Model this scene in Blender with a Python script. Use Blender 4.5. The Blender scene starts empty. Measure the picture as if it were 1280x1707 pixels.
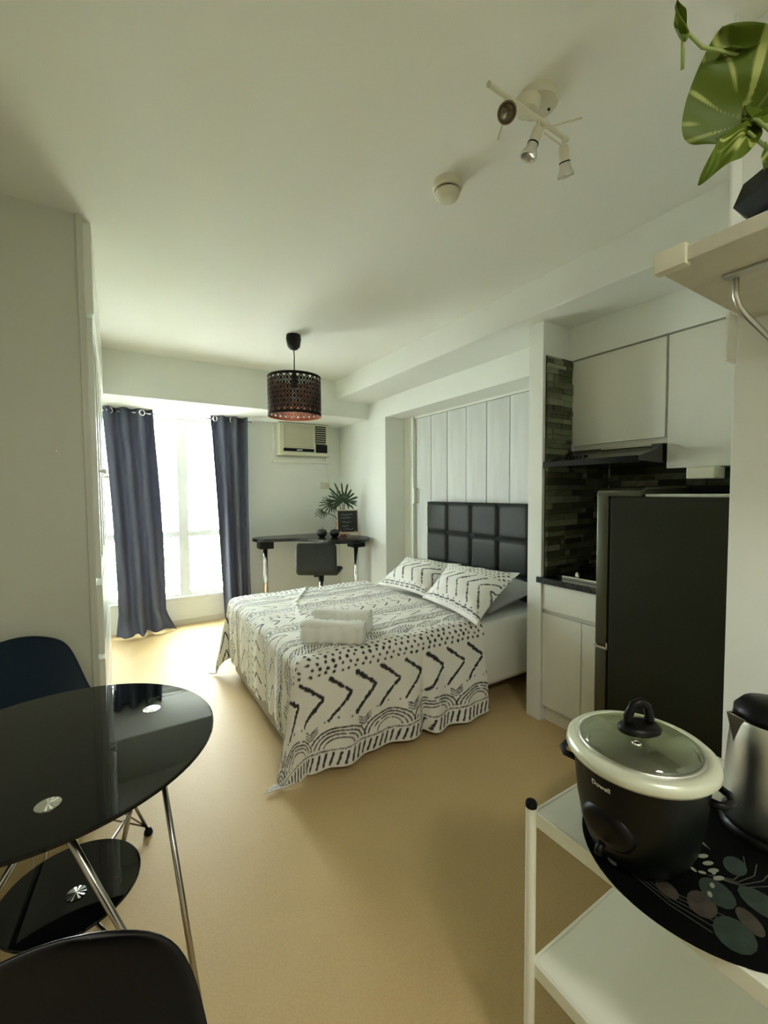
import bpy, bmesh, math, random
import numpy as np
from mathutils import Vector, Matrix, Euler, noise as mnoise
random.seed(7)
PI = math.pi
SC = bpy.context.scene
COL = SC.collection

# ------------------------------------------------------------------ camera
YAW, PIT, ROL, F = 0.5614992, 0.0464566, -0.0070580, 712.825
CAMH = 1.38
Fv = Vector((math.sin(YAW)*math.cos(PIT), math.cos(YAW)*math.cos(PIT), -math.sin(PIT)))
Rv = Vector((math.cos(YAW), -math.sin(YAW), 0)); Uv = Rv.cross(Fv)
R2 = Rv*math.cos(ROL)+Uv*math.sin(ROL); U2 = -Rv*math.sin(ROL)+Uv*math.cos(ROL)
cam = bpy.data.cameras.new('camera'); camo = bpy.data.objects.new('camera', cam); COL.objects.link(camo)
camo.matrix_world = Matrix(((R2.x, U2.x, -Fv.x, 0), (R2.y, U2.y, -Fv.y, 0), (R2.z, U2.z, -Fv.z, CAMH), (0, 0, 0, 1)))
cam.sensor_fit = 'VERTICAL'; cam.sensor_height = 36.0; cam.lens = 36.0*F/1707
cam.clip_start = 0.02
SC.camera = camo

# ------------------------------------------------------------------ world, lights, exposure
w = bpy.data.worlds.new('sky'); SC.world = w; w.use_nodes = True
nt = w.node_tree; bg = nt.nodes['Background']
bg.inputs[0].default_value = (0.93, 0.97, 1.0, 1); bg.inputs[1].default_value = 15.5
SC.view_settings.view_transform = 'Standard'; SC.view_settings.look = 'None'
SC.view_settings.exposure = 1.68; SC.view_settings.gamma = 1.0; SC.view_settings.use_curve_mapping = False
SC.cycles.max_bounces = 14; SC.cycles.diffuse_bounces = 10; SC.cycles.transparent_max_bounces = 16
SC.cycles.caustics_reflective = False; SC.cycles.caustics_refractive = False
SC.cycles.sample_clamp_indirect = 6.0
pl = bpy.data.lights.new('window_portal', 'AREA'); pl.shape = 'RECTANGLE'; pl.size = 1.25; pl.size_y = 1.95
pl.cycles.is_portal = True
po = bpy.data.objects.new('window_portal', pl); COL.objects.link(po)
po.location = (0.50, 5.06, 1.24); po.rotation_euler = (-PI/2, 0, 0)
sl = bpy.data.lights.new('sun', 'SUN'); sl.energy = 760; sl.angle = .01; sl.color = (1.0, .96, .88)
so = bpy.data.objects.new('sun', sl); COL.objects.link(so); so.rotation_euler = (math.radians(38), 0, math.radians(-12))   # shines from behind the building, over the roof
# added dim fill light, unseen behind the camera
el = bpy.data.lights.new('fill_light', 'AREA'); el.shape = 'DISK'; el.size = 0.34; el.energy = 8; el.color = (1.0, 0.96, 0.88)
eo = bpy.data.objects.new('fill_light', el); COL.objects.link(eo); eo.location = (0.35, -0.95, 2.50)

# ------------------------------------------------------------------ materials
def mat(name, col, rough=0.6, metal=0.0, spec=0.5, var=0.0, vscale=6.0, bump=0.0, bscale=60.0, coat=0.0, trans=0.0, stretch=None):
    m = bpy.data.materials.new(name); m.use_nodes = True
    n = m.node_tree; b = n.nodes['Principled BSDF']
    b.inputs['Base Color'].default_value = (*col, 1); b.inputs['Roughness'].default_value = rough
    b.inputs['Metallic'].default_value = metal; b.inputs['Specular IOR Level'].default_value = spec
    b.inputs['Coat Weight'].default_value = coat; b.inputs['Transmission Weight'].default_value = trans
    tc = n.nodes.new('ShaderNodeTexCoord'); src = tc.outputs['Object']
    if stretch:
        mp = n.nodes.new('ShaderNodeMapping'); mp.inputs['Scale'].default_value = stretch
        n.links.new(src, mp.inputs[0]); src = mp.outputs[0]
    if var > 0:
        t = n.nodes.new('ShaderNodeTexNoise'); t.inputs['Scale'].default_value = vscale; t.inputs['Detail'].default_value = 4
        n.links.new(src, t.inputs[0])
        r = n.nodes.new('ShaderNodeValToRGB')
        r.color_ramp.elements[0].position = .3; r.color_ramp.elements[1].position = .7
        r.color_ramp.elements[0].color = (*[c*(1-var) for c in col], 1); r.color_ramp.elements[1].color = (*[min(1, c*(1+var)) for c in col], 1)
        n.links.new(t.outputs[0], r.inputs[0]); n.links.new(r.outputs[0], b.inputs['Base Color'])
    if bump > 0:
        t2 = n.nodes.new('ShaderNodeTexNoise'); t2.inputs['Scale'].default_value = bscale; t2.inputs['Detail'].default_value = 3
        n.links.new(src, t2.inputs[0])
        bp = n.nodes.new('ShaderNodeBump'); bp.inputs['Strength'].default_value = bump; bp.inputs['Distance'].default_value = .002
        n.links.new(t2.outputs[0], bp.inputs['Height']); n.links.new(bp.outputs[0], b.inputs['Normal'])
    return m

WALLC = (0.70, 0.71, 0.62)
m_wall = mat('wall_paint', (0.76, 0.78, 0.73), .75, var=.015, vscale=3, bump=.05, bscale=250)
m_ceil = mat('ceiling_paint', (0.79, 0.80, 0.74), .85, var=.01, vscale=2, bump=.05, bscale=200)
m_white = mat('white_laminate', (0.72, 0.72, 0.64), .35, var=.01)
m_gloss = mat('white_lacquer', (0.76, 0.77, 0.71), .22, var=.01)
m_panel = mat('greige_laminate_panel', (0.52, 0.54, 0.46), .45, var=.03, vscale=2, bump=.05, bscale=120)
m_plank = mat('whitewashed_plank', (0.60, 0.62, 0.60), .6, var=.09, vscale=2.2, bump=.1, bscale=40, stretch=(4, 6, .6))
m_black = mat('black_plastic', (0.0022, 0.0022, 0.0022), .38, spec=.2)
m_matte = mat('matte_black', (0.010, 0.011, 0.009), .7, spec=.25, var=.1)
m_chrome = mat('chrome', (0.75, 0.75, 0.72), .12, metal=1)
m_steel = mat('brushed_steel', (0.60, 0.60, 0.55), .28, metal=1, bump=.15, bscale=50, stretch=(40, 40, 1))
m_cream = mat('cream_plastic', (0.64, 0.63, 0.48), .4)
m_creamd = mat('beige_grille_plastic', (0.47, 0.45, 0.33), .5)
m_lamp = mat('cream_enamel', (0.60, 0.58, 0.45), .35)
m_wmetal = mat('white_painted_steel', (0.72, 0.73, 0.63), .4, bump=.04, bscale=150)
m_shelf = mat('beige_shelf_laminate', (0.50, 0.48, 0.38), .5, var=.05, vscale=30, bump=.08, bscale=200)
m_leather = mat('black_leather', (0.013, 0.016, 0.012), .55, spec=.35, var=.1, vscale=30, bump=.25, bscale=220)
m_grout = mat('dark_grout', (0.02, 0.021, 0.012), .9)
m_counter = mat('black_granite', (0.016, 0.018, 0.015), .25, var=.3, vscale=90)
m_fridge = mat('dark_grey_fridge_side', (0.0150, 0.0152, 0.0055), .6, spec=.15, var=.08, vscale=120, bump=.2, bscale=350)
m_fdoor = mat('olive_grey_fridge_door', (0.085, 0.085, 0.055), .25, metal=.5)
m_hood = mat('black_enamel', (0.01, 0.011, 0.008), .2)
m_copper = mat('copper_lining', (0.62, 0.25, 0.17), .3, metal=.85)
m_towel = mat('white_terry', (0.80, 0.80, 0.75), .95, bump=.9, bscale=420)
m_sheet = mat('white_bedsheet', (0.72, 0.72, 0.67), .9, var=.02, bump=.25, bscale=12)
m_greypil = mat('grey_pillowcase', (0.34, 0.34, 0.33), .9, var=.03, bump=.3, bscale=14)
m_base = mat('greige_bed_base', (0.36, 0.34, 0.29), .7, bump=.1, bscale=150)
m_wood = mat('pale_wood', (0.66, 0.52, 0.36), .6, var=.1, vscale=20, stretch=(1, 1, 6))
m_redwood = mat('dark_reddish_wood', (0.07, 0.022, 0.015), .5, var=.2, vscale=15, stretch=(5, 5, .6))
m_copperpot = mat('terracotta', (0.50, 0.22, 0.15), .8)
m_board = mat('chalkboard', (0.022, 0.026, 0.022), .8, var=.15, vscale=20)
m_chalk = mat('chalk', (0.62, 0.64, 0.6), .95)
m_orn = mat('dark_glazed_ornament', (0.03, 0.035, 0.028), .12, metal=.5, coat=.5)
m_green = mat('dark_green_leaf', (0.028, 0.060, 0.016), .4, var=.3, vscale=10)
m_tabglass = mat('black_glass', (0.003, 0.004, 0.0035), .03, spec=.5)
m_tabglass.node_tree.nodes['Principled BSDF'].inputs['Coat Roughness'].default_value = .02
m_tabglass.node_tree.nodes['Principled BSDF'].inputs['IOR'].default_value = 1.38
m_tabedge = mat('dark_glass_edge', (0.005, 0.006, 0.006), .05)
m_navy = mat('navy_plastic_shell', (0.003, 0.013, 0.028), .55, spec=.25, bump=.03)
m_blkshell = mat('black_plastic_shell', (0.002, 0.002, 0.0024), .36, spec=.28, bump=.04, bscale=400)
m_rod = mat('chrome_rod', (0.42, 0.40, 0.36), .22, metal=1)
m_foil = mat('bright_metal_cap', (0.85, 0.86, 0.84), .18, metal=1)
m_cooker = mat('dark_green_black_enamel', (0.0012, 0.0030, 0.0022), .34, spec=.22)
m_rim = mat('pale_cooker_rim', (0.62, 0.65, 0.52), .3, metal=.25)
m_bulb = mat('spot_bulb_glass', (0.62, 0.62, 0.55), .12, metal=.4)
m_bulbdark = mat('spot_bulb_reflector', (0.15, 0.13, 0.09), .25, metal=.8)
m_skirt = mat('skirting', (0.60, 0.58, 0.48), .5)
m_winf = mat('window_frame_paint', (0.62, 0.63, 0.56), .4)
m_facade = mat('facade_render', (0.60, 0.60, 0.58), .9, var=.05)
m_road = mat('pavement', (0.5, 0.5, 0.48), .95, var=.1)
m_tree = mat('outdoor_foliage', (0.10, 0.22, 0.05), .8, var=.5, vscale=3)
m_trunk = mat('bark', (0.12, 0.09, 0.06), .9)
m_darkglass = mat('far_window_glass', (0.06, 0.08, 0.09), .1)

# floor: beige vinyl with a very soft mottling
def mk_floor():
    m = mat('beige_vinyl_floor', (0.52, 0.38, 0.185), .42)
    n = m.node_tree; b = n.nodes['Principled BSDF']; tc = n.nodes['Texture Coordinate']
    a = n.nodes.new('ShaderNodeTexNoise'); a.inputs['Scale'].default_value = 1.6; a.inputs['Detail'].default_value = 5
    c = n.nodes.new('ShaderNodeTexNoise'); c.inputs['Scale'].default_value = 160; c.inputs['Detail'].default_value = 3
    n.links.new(tc.outputs['Object'], a.inputs[0]); n.links.new(tc.outputs['Object'], c.inputs[0])
    mx = n.nodes.new('ShaderNodeMix'); mx.data_type = 'FLOAT'; mx.inputs[0].default_value = .45
    n.links.new(a.outputs[0], mx.inputs[2]); n.links.new(c.outputs[0], mx.inputs[3])
    r = n.nodes.new('ShaderNodeValToRGB'); r.color_ramp.elements[0].position = .33; r.color_ramp.elements[1].position = .67
    r.color_ramp.elements[0].color = (0.475, 0.335, 0.155, 1); r.color_ramp.elements[1].color = (0.56, 0.425, 0.22, 1)
    n.links.new(mx.outputs[0], r.inputs[0]); n.links.new(r.outputs[0], b.inputs['Base Color'])
    bp = n.nodes.new('ShaderNodeBump'); bp.inputs['Strength'].default_value = .12; bp.inputs['Distance'].default_value = .002
    n.links.new(a.outputs[0], bp.inputs['Height']); n.links.new(bp.outputs[0], b.inputs['Normal'])
    return m
m_floor = mk_floor(); m_floor.node_tree.nodes['Principled BSDF'].inputs['Specular IOR Level'].default_value = .22; m_floor.node_tree.nodes['Principled BSDF'].inputs['Roughness'].default_value = .5

def mk_fabric_print(name, base, ink, attr='ink', bump=.3, bscale=9.0):
    """white cotton with the ink mask read from a point attribute of the cloth"""
    m = mat(name, base, .9)
    n = m.node_tree; b = n.nodes['Principled BSDF']; tc = n.nodes['Texture Coordinate']
    at = n.nodes.new('ShaderNodeAttribute'); at.attribute_name = attr
    mx = n.nodes.new('ShaderNodeMix'); mx.data_type = 'RGBA'
    mx.inputs[6].default_value = (*base, 1); mx.inputs[7].default_value = (*ink, 1)
    n.links.new(at.outputs['Fac'], mx.inputs[0]); n.links.new(mx.outputs[2], b.inputs['Base Color'])
    t = n.nodes.new('ShaderNodeTexNoise'); t.inputs['Scale'].default_value = bscale; t.inputs['Detail'].default_value = 5
    n.links.new(tc.outputs['Object'], t.inputs[0])
    bp = n.nodes.new('ShaderNodeBump'); bp.inputs['Strength'].default_value = bump; bp.inputs['Distance'].default_value = .02
    n.links.new(t.outputs[0], bp.inputs['Height']); n.links.new(bp.outputs[0], b.inputs['Normal'])
    return m
m_quilt = mk_fabric_print('printed_cotton_quilt', (0.76, 0.75, 0.70), (0.022, 0.022, 0.024))
m_pcase = mk_fabric_print('printed_cotton_pillowcase', (0.76, 0.75, 0.71), (0.022, 0.022, 0.024))
m_mat = mat('placemat_print', (0.0015, 0.0017, 0.0015), .6, spec=.06)

def mk_mix(name, a_in, fac, kind, col2=(1, 1, 1), rough=.05):
    """a simple mix of a diffuse/glossy shader with a transparent/translucent one"""
    m = bpy.data.materials.new(name); m.use_nodes = True; n = m.node_tree
    out = n.nodes['Material Output']; n.nodes.remove(n.nodes['Principled BSDF'])
    mx = n.nodes.new('ShaderNodeMixShader'); mx.inputs[0].default_value = fac
    n.links.new(mx.outputs[0], out.inputs[0])
    if kind == 'glass':
        g = n.nodes.new('ShaderNodeBsdfGlossy'); g.inputs['Roughness'].default_value = rough; g.inputs[0].default_value = (*a_in, 1)
        t = n.nodes.new('ShaderNodeBsdfTransparent'); t.inputs[0].default_value = (*col2, 1)
        n.links.new(t.outputs[0], mx.inputs[1]); n.links.new(g.outputs[0], mx.inputs[2])
    if kind == 'sheer':
        d = n.nodes.new('ShaderNodeBsdfTranslucent'); d.inputs[0].default_value = (*a_in, 1)
        d2 = n.nodes.new('ShaderNodeBsdfDiffuse'); d2.inputs[0].default_value = (*a_in, 1)
        ad = n.nodes.new('ShaderNodeMixShader'); ad.inputs[0].default_value = .5
        n.links.new(d.outputs[0], ad.inputs[1]); n.links.new(d2.outputs[0], ad.inputs[2])
        t = n.nodes.new('ShaderNodeBsdfTransparent'); t.inputs[0].default_value = (1, 1, 1, 1)
        n.links.new(t.outputs[0], mx.inputs[1]); n.links.new(ad.outputs[0], mx.inputs[2])
    if kind == 'curtain':
        d = n.nodes.new('ShaderNodeBsdfTranslucent'); d.inputs[0].default_value = (*col2, 1)
        d2 = n.nodes.new('ShaderNodeBsdfDiffuse'); d2.inputs[0].default_value = (*a_in, 1)
        n.links.new(d2.outputs[0], mx.inputs[1]); n.links.new(d.outputs[0], mx.inputs[2])
    return m
m_pane = mk_mix('window_glass', (1, 1, 1), .06, 'glass', (.97, 1, .98))
m_lid = mk_mix('lid_glass', (.95, 1, .9), .13, 'glass', (.80, .84, .70), rough=.06)
m_sheer = mk_mix('sheer_voile', (.9, .9, .88), .022, 'sheer')
m_curtain = mk_mix('slate_blue_curtain', (0.125, 0.136, 0.182), .10, 'curtain', (.22, .18, .30))

# ------------------------------------------------------------------ mesh helpers
class G:
    """collects vertices and faces"""
    def __init__(s): s.v = []; s.f = []
    def add(s, v, f):
        o = len(s.v); s.v += [tuple(p) for p in v]; s.f += [tuple(i+o for i in q) for q in f]; return s
    def box(s, x0, x1, y0, y1, z0, z1):
        return s.add([(x0, y0, z0), (x1, y0, z0), (x1, y1, z0), (x0, y1, z0), (x0, y0, z1), (x1, y0, z1), (x1, y1, z1), (x0, y1, z1)],
                     [(3, 2, 1, 0), (4, 5, 6, 7), (0, 1, 5, 4), (1, 2, 6, 5), (2, 3, 7, 6), (3, 0, 4, 7)])
    def tube(s, pts, r, n=10, caps=True, closed=False):
        P = [Vector(p) for p in pts]; m = len(P); rr = r if isinstance(r, (list, tuple)) else [r]*m
        v = []; prev = None
        for i, p in enumerate(P):
            if closed: d = P[(i+1) % m]-P[i-1]
            else: d = P[min(i+1, m-1)]-P[max(i-1, 0)]
            d.normalize()
            if prev is None: a = d.orthogonal().normalized()
            else: a = (prev-d*prev.dot(d)).normalized()
            prev = a; b = d.cross(a)
            v += [p+(a*math.cos(t)+b*math.sin(t))*rr[i] for t in [2*PI*k/n for k in range(n)]]
        f = []
        for i in range(m if closed else m-1):
            j = (i+1) % m
            f += [(i*n+k, i*n+(k+1) % n, j*n+(k+1) % n, j*n+k) for k in range(n)]
        if caps and not closed: f += [tuple(range(n-1, -1, -1)), tuple((m-1)*n+k for k in range(n))]
        return s.add(v, f)
    def lathe(s, prof, c=(0, 0, 0), n=40, M=None, sy=1.0):
        v = []; c = Vector(c)
        for r, z in prof:
            for k in range(n):
                t = 2*PI*k/n; p = Vector((max(r, 1e-5)*math.cos(t), max(r, 1e-5)*math.sin(t)*sy, z))
                if M: p = M @ p
                v.append(p+c)
        f = []
        for i in range(len(prof)-1):
            f += [(i*n+k, i*n+(k+1) % n, (i+1)*n+(k+1) % n, (i+1)*n+k) for k in range(n)]
        if prof[0][0] > 1e-4: f.append(tuple(range(n-1, -1, -1)))
        if prof[-1][0] > 1e-4: f.append(tuple((len(prof)-1)*n+k for k in range(n)))
        return s.add(v, f)
    def prism(s, poly, z0, z1, axis='Z', M=None):
        n = len(poly)
        def P(a, b, h):
            p = Vector({'Z': (a, b, h), 'X': (h, a, b), 'Y': (a, h, b)}[axis]); return M @ p if M else p
        v = [P(a, b, z0) for a, b in poly]+[P(a, b, z1) for a, b in poly]
        f = [tuple(range(n-1, -1, -1)), tuple(range(n, 2*n))]+[(i, (i+1) % n, n+(i+1) % n, n+i) for i in range(n)]
        return s.add(v, f)
    def grid(s, fn, nu, nv, closed_u=False):
        v = [fn(i/(nu-1) if not closed_u else i/nu, j/(nv-1)) for j in range(nv) for i in range(nu)]
        f = []
        for j in range(nv-1):
            for i in range(nu if closed_u else nu-1):
                k = (i+1) % nu
                f.append((j*nu+i, j*nu+k, (j+1)*nu+k, (j+1)*nu+i))
        return s.add(v, f)
    def xf(s, M):
        s.v = [tuple(M @ Vector(p)) for p in s.v]; return s

WM = {}
def link(o, parent, M):
    COL.objects.link(o); WM[o.name] = M
    if parent is not None:
        o.parent = parent; o.matrix_parent_inverse = WM[parent.name].inverted()
    return o
def obj(name, g, m, parent=None, smooth=False, bevel=0.0, auto=None, solid=0.0, sub=0, kind=None, label=None, cat=None, group=None, recalc=True):
    V = np.array(g.v, float)
    lo, hi = V.min(0), V.max(0); c = (lo+hi)/2
    if parent is None: c[2] = lo[2]
    V = V-c
    me = bpy.data.meshes.new(name); me.from_pydata([tuple(p) for p in V], [], g.f)
    me.materials.append(m)
    if recalc or bevel:
        bm = bmesh.new(); bm.from_mesh(me)
        if recalc: bmesh.ops.recalc_face_normals(bm, faces=bm.faces)
        if bevel:
            es = [e for e in bm.edges if len(e.link_faces) == 2 and e.calc_face_angle(0) > .6]
            bmesh.ops.bevel(bm, geom=es, offset=bevel, offset_type='OFFSET', segments=2, profile=.6, affect='EDGES', clamp_overlap=True)
        bm.to_mesh(me); bm.free()
    if smooth:
        me.polygons.foreach_set('use_smooth', [True]*len(me.polygons))
        if auto: me.set_sharp_from_angle(angle=math.radians(auto))
    o = bpy.data.objects.new(name, me); o.location = c
    link(o, parent, Matrix.Translation(c))
    if solid:
        md = o.modifiers.new('s', 'SOLIDIFY'); md.thickness = solid; md.offset = 0
    if sub:
        md = o.modifiers.new('d', 'SUBSURF'); md.levels = sub; md.render_levels = sub
    if kind: o['kind'] = kind
    if label: o['label'] = label
    if cat: o['category'] = cat
    if group: o['group'] = group
    return o
def thing(name, label, cat, loc, group=None):
    o = bpy.data.objects.new(name, None); o.location = loc; o.empty_display_size = .05
    link(o, None, Matrix.Translation(Vector(loc)))
    o['label'] = label; o['category'] = cat
    if group: o['group'] = group
    return o
def B(*a): return G().box(*a)

# ------------------------------------------------------------------ room shell
XL, XR, YB, ZC = -1.25, 2.42, 4.90, 2.56
obj('floor', B(-1.4, 3.1, -1.7, 5.1, -.08, 0), m_floor, kind='structure')
obj('ceiling', B(-1.4, 3.1, -1.7, 5.1, ZC, ZC+.1), m_ceil, kind='structure')
obj('wall_left', B(XL-.1, XL, -1.6, 5.05, 0, ZC), m_wall, kind='structure')
obj('wall_rear', B(XL, 3.0, -1.7, -1.6, 0, ZC), m_wall, kind='structure')
# window wall: opening X -.10..1.06, Z .30..2.17
WX0, WX1, WZ0, WZ1 = -.14, 1.06, .30, 2.15
g = G(); g.box(XL, WX0, YB, YB+.15, 0, ZC); g.box(WX1, 3.0, YB, YB+.15, 0, ZC)
g.box(WX0, WX1, YB, YB+.15, 0, WZ0); g.box(WX0, WX1, YB, YB+.15, WZ1, ZC)
obj('wall_window', g, m_wall, kind='structure')
# beams
obj('ceiling_beam_back', B(XL, 3.0, 4.16, YB, 2.19, ZC), m_wall, kind='structure', bevel=.004)
obj('ceiling_beam_right', B(2.02, 3.0, .0, 4.16, 2.36, ZC), m_wall, kind='structure', bevel=.006)
# right wall with bed alcove: solid part from the alcove to the window wall
g = G(); g.box(XR, 2.95, 3.81, YB, 0, 2.36)
g.box(XR, 2.95, 1.73, 3.81, 2.165, 2.36)
obj('wall_right', g, m_wall, kind='structure', bevel=.004)
obj('wall_alcove_back', B(2.76, 2.95, 1.73, 3.81, 0, 2.165), m_wall, kind='structure')
obj('wall_partition', B(2.12, 2.95, 1.63, 1.73, 0, 2.36), m_wall, kind='structure', bevel=.003)
obj('wall_kitchen_back', B(2.78, 2.95, .50, 1.63, 0, 2.36), m_wall, kind='structure')
obj('wall_kitchen_bulkhead', B(2.37, 2.78, .50, 1.63, 2.165, 2.36), m_wall, kind='structure')
obj('wall_near_right', B(1.40, 2.95, -1.6, .48, 0, ZC), m_wall, kind='structure', bevel=.003)
obj('trim_1', B(1.342, 1.398, .472, .479, 1.712, ZC), m_wall, kind='structure', bevel=.002)
obj('baseboard_window', B(.02, XR, 4.888, YB, 0, .055), m_skirt, kind='structure')
obj('baseboard_right', B(XR-.012, XR, 3.81, 4.888, 0, .055), m_skirt, kind='structure')
# corner post and top rail of the plank panelling in the alcove
obj('trim_2', B(2.66, 2.76, 3.655, 3.81, 0, 2.165), m_gloss, kind='structure', bevel=.004)
obj('trim_3', B(2.69, 2.76, 1.73, 3.655, 2.145, 2.165), m_gloss, kind='structure')
pk = thing('plank_panelling', 'tall pale whitewashed vertical plank panelling behind the black headboard', 'panelling', (2.73, 2.7, 0))
yb = [3.652, 3.401, 3.154, 2.892, 2.642, 2.388, 2.13, 1.87, 1.735]
for i in range(len(yb)-1):
    obj('plank', B(2.70+random.uniform(0, .003), 2.755, yb[i+1]+.004, yb[i]-.004, .0, 2.143), m_plank, pk, bevel=.003)
obj('backing', B(2.752, 2.759, 1.735, 3.652, 0, 2.143), m_matte, pk)
h = G(); h.box(2.655, 2.70, 3.62, 3.652, 1.26, 1.275); h.box(2.655, 2.70, 3.62, 3.652, 1.405, 1.42); h.box(2.648, 2.66, 3.62, 3.652, 1.26, 1.42)
obj('pull_handle', h, m_gloss, pk, bevel=.003, label='small white pull handle')

# ------------------------------------------------------------------ window, curtains
wn = bpy.data.objects.new('window_1', None); link(wn, None, Matrix.Identity(4)); wn['kind'] = 'structure'
g = G(); y0, y1 = 4.93, 4.98
g.box(WX0, WX1, y0, y1, WZ1-.045, WZ1); g.box(WX0, WX1, y0, y1, WZ0, WZ0+.045)
g.box(WX0, WX0+.04, y0, y1, WZ0, WZ1); g.box(WX1-.04, WX1, y0, y1, WZ0, WZ1)
obj('window_frame', g, m_winf, wn, bevel=.003)
obj('mullion', B(.555, .655, 4.915, 4.985, WZ0, WZ1), m_winf, wn, bevel=.006)
obj('mullion', B(.105, .145, 4.93, 4.98, WZ0, WZ1), m_winf, wn, bevel=.004)
obj('transom', B(WX0, WX1, 4.92, 4.985, .925, .985), m_winf, wn, bevel=.005)
obj('sill', B(WX0-.02, WX1+.02, 4.875, 4.93, WZ0-.03, WZ0), m_winf, wn, bevel=.004)
g = G(); g.tube([(.64, 4.90, 1.45), (.655, 4.885, 1.44), (.665, 4.875, 1.38)], .008, 8)
obj('window_latch', g, m_winf, wn, smooth=True)
for xa, xb in ((-.10, .105), (.145, .555), (.655, 1.02)):
    for za, zb in ((.345, .925), (.985, 2.105)):
        obj('pane', B(xa, xb, 4.953, 4.957, za, zb), m_pane, wn)

def drape(x0t, x1t, x0b, x1b, zt, zb, y, amp, folds, phase=0., pool=0., hold=.18, seed=0, nu=180, nv=70, bulge=None):
    g = G()
    def fn(u, v):
        z = zt+(zb-zt)*v
        a = x0t+(x1t-x0t)*u; b = x0b+(x1b-x0b)*u
        k = v**1.3
        x = a*(1-k)+b*k
        ww = amp*(1.0-.25*v)
        f = math.sin(2*PI*(folds*u)+phase+.5*math.sin(3*v+seed))
        f = math.copysign(abs(f)**.75, f)
        yy = y+ww*f+.012*math.sin(13*u+5*v+seed)*v
        if bulge: x += bulge(u, v)
        if pool and v > .93:
            q = (v-.93)/.07
            yy -= pool*q*(.55+.45*math.sin(5*u+1)); z = max(z+.02*math.sin(9*u)*q, zb+.006+.012*(1+math.sin(23*u+seed)))
            x += .03*q*math.sin(7*u)
        return (x, yy, z)
    return g.grid(fn, nu, nv)
def grommet_curtain(label, x0t, x1t, x0b, x1b, zb, folds, phase, pool, seed, bulge=None, rings=()):
    t = thing('curtain', label, 'curtain', ((x0t+x1t)/2, 4.75, 0), 'slate blue curtains on the window rod')
    obj('fabric', drape(x0t, x1t, x0b, x1b, 2.195, zb, 4.748, .050, folds, phase, pool, seed=seed, bulge=bulge), m_curtain, t, smooth=True, solid=.003, recalc=False)
    for xr, ry in rings:
        g = G(); c = Vector((xr, 4.752+ry, 2.152)); 
        ax = Vector((math.cos(1.0), -math.sin(1.0), 0)); e1 = Vector((ax.y, -ax.x, 0)); 
        g.tube([c+(e1*math.cos(a)+Vector((0, 0, 1))*math.sin(a))*.026 for a in [2*PI*k/20 for k in range(20)]], .006, 8, closed=True)
        obj('grommet', g, m_foil, t, smooth=True, label='shiny metal eyelet')
grommet_curtain('slate blue eyelet curtain at the left of the window, pooling on the floor', -.075, .335, .00, .40, .008, 3.2, 2.2, .10, 1,
                bulge=lambda u, v: .035*math.sin(PI*v)*(u-.2)+(.10*(v-.9)/.1*(u-.3) if v > .9 else 0)+.03*(1-u)*math.sin(PI*v), rings=((-.015, -.035), (.245, -.045)))
grommet_curtain('slate blue eyelet curtain at the right of the window, hanging behind the bed', .868, 1.235, .97, 1.24, .03, 2.7, .3, .0, 4,
                bulge=lambda u, v: .02*math.sin(PI*v)*(.5-u), rings=((.905, -.045), (1.075, -.03)))
rod = thing('curtain_rod', 'thin pale metal curtain rod above the window', 'curtain rod', (.6, 4.75, 2.15))
obj('pole', G().tube([(-.11, 4.752, 2.152), (1.29, 4.752, 2.152)], .009, 12), m_chrome, rod, smooth=True)
for x in (1.275, ):
    g = G(); g.tube([(x, 4.752, 2.152), (x, 4.83, 2.152), (x, 4.898, 2.152)], .006, 8); g.box(x-.015, x+.015, 4.894, 4.899, 2.11, 2.185)
    obj('bracket', g, m_chrome, rod)
obj('finial', G().lathe([(0, -.02), (.014, -.012), (.016, 0), (.014, .012), (0, .02)], (1.30, 4.752, 2.152), 14, Matrix.Rotation(PI/2, 3, 'Y')), m_chrome, rod, smooth=True)
sheer = obj('sheer_curtain', drape(-.12, 1.12, -.12, 1.10, 2.135, .20, 4.850, .014, 17, .4, 0, seed=3, nu=300, nv=24), m_sheer, smooth=True, recalc=False,
            label='white sheer net curtain hanging close to the window panes', cat='curtain')

# ------------------------------------------------------------------ outside
obj('ground_outside', B(-30, 40, 5.2, 70, -9.1, -9.0), m_road, kind='structure')
bd = thing('apartment_building', 'pale apartment block seen through the window panes', 'building', (1.5, 34, -9))
obj('wall', B(-9, 5, 32, 42, -9, .9), m_facade, bd)
obj('roof', B(-9.2, 5.2, 31.8, 42.2, .9, 1.2), m_facade, bd)
for r in range(3):
    for c in range(7):
        obj('window', B(-8.2+1.9*c, -7.1+1.9*c, 31.93, 32.05, -6.8+2.7*r, -5.3+2.7*r), m_darkglass, bd)
def tree(x, y, z0, h, r, seed, label):
    rnd = random.Random(seed)
    t = thing('tree', label, 'tree', (x, y, z0))
    obj('trunk', G().tube([(x, y, z0), (x+.1, y, z0+h*.5), (x, y, z0+h*.8)], [.25, .18, .08], 8), m_trunk, t, smooth=True)
    g = G()
    for i in range(420):
        d = Vector((rnd.gauss(0, 1), rnd.gauss(0, 1), rnd.gauss(0, .8))).normalized()*r*rnd.uniform(.35, 1)
        c = Vector((x, y, z0+h*.85))+d; s = .28
        a = Vector((rnd.uniform(-1, 1), rnd.uniform(-1, 1), rnd.uniform(-1, 1))).normalized(); b = a.orthogonal().normalized(); n2 = a.cross(b)
        g.add([c-b*s, c-n2*s*.5+a*.05, c+b*s, c+n2*s*.5+a*.05], [(0, 1, 2, 3)])
    cr = obj('crown', g, m_tree, t, recalc=False); cr['kind'] = 'stuff'
tree(4.4, 17, -9, 8.9, 2.4, 1, 'green tree outside, seen through the right window pane')
tree(1.2, 20, -9, 8.6, 1.7, 2, 'green tree outside, seen low through the left window pane')

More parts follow.
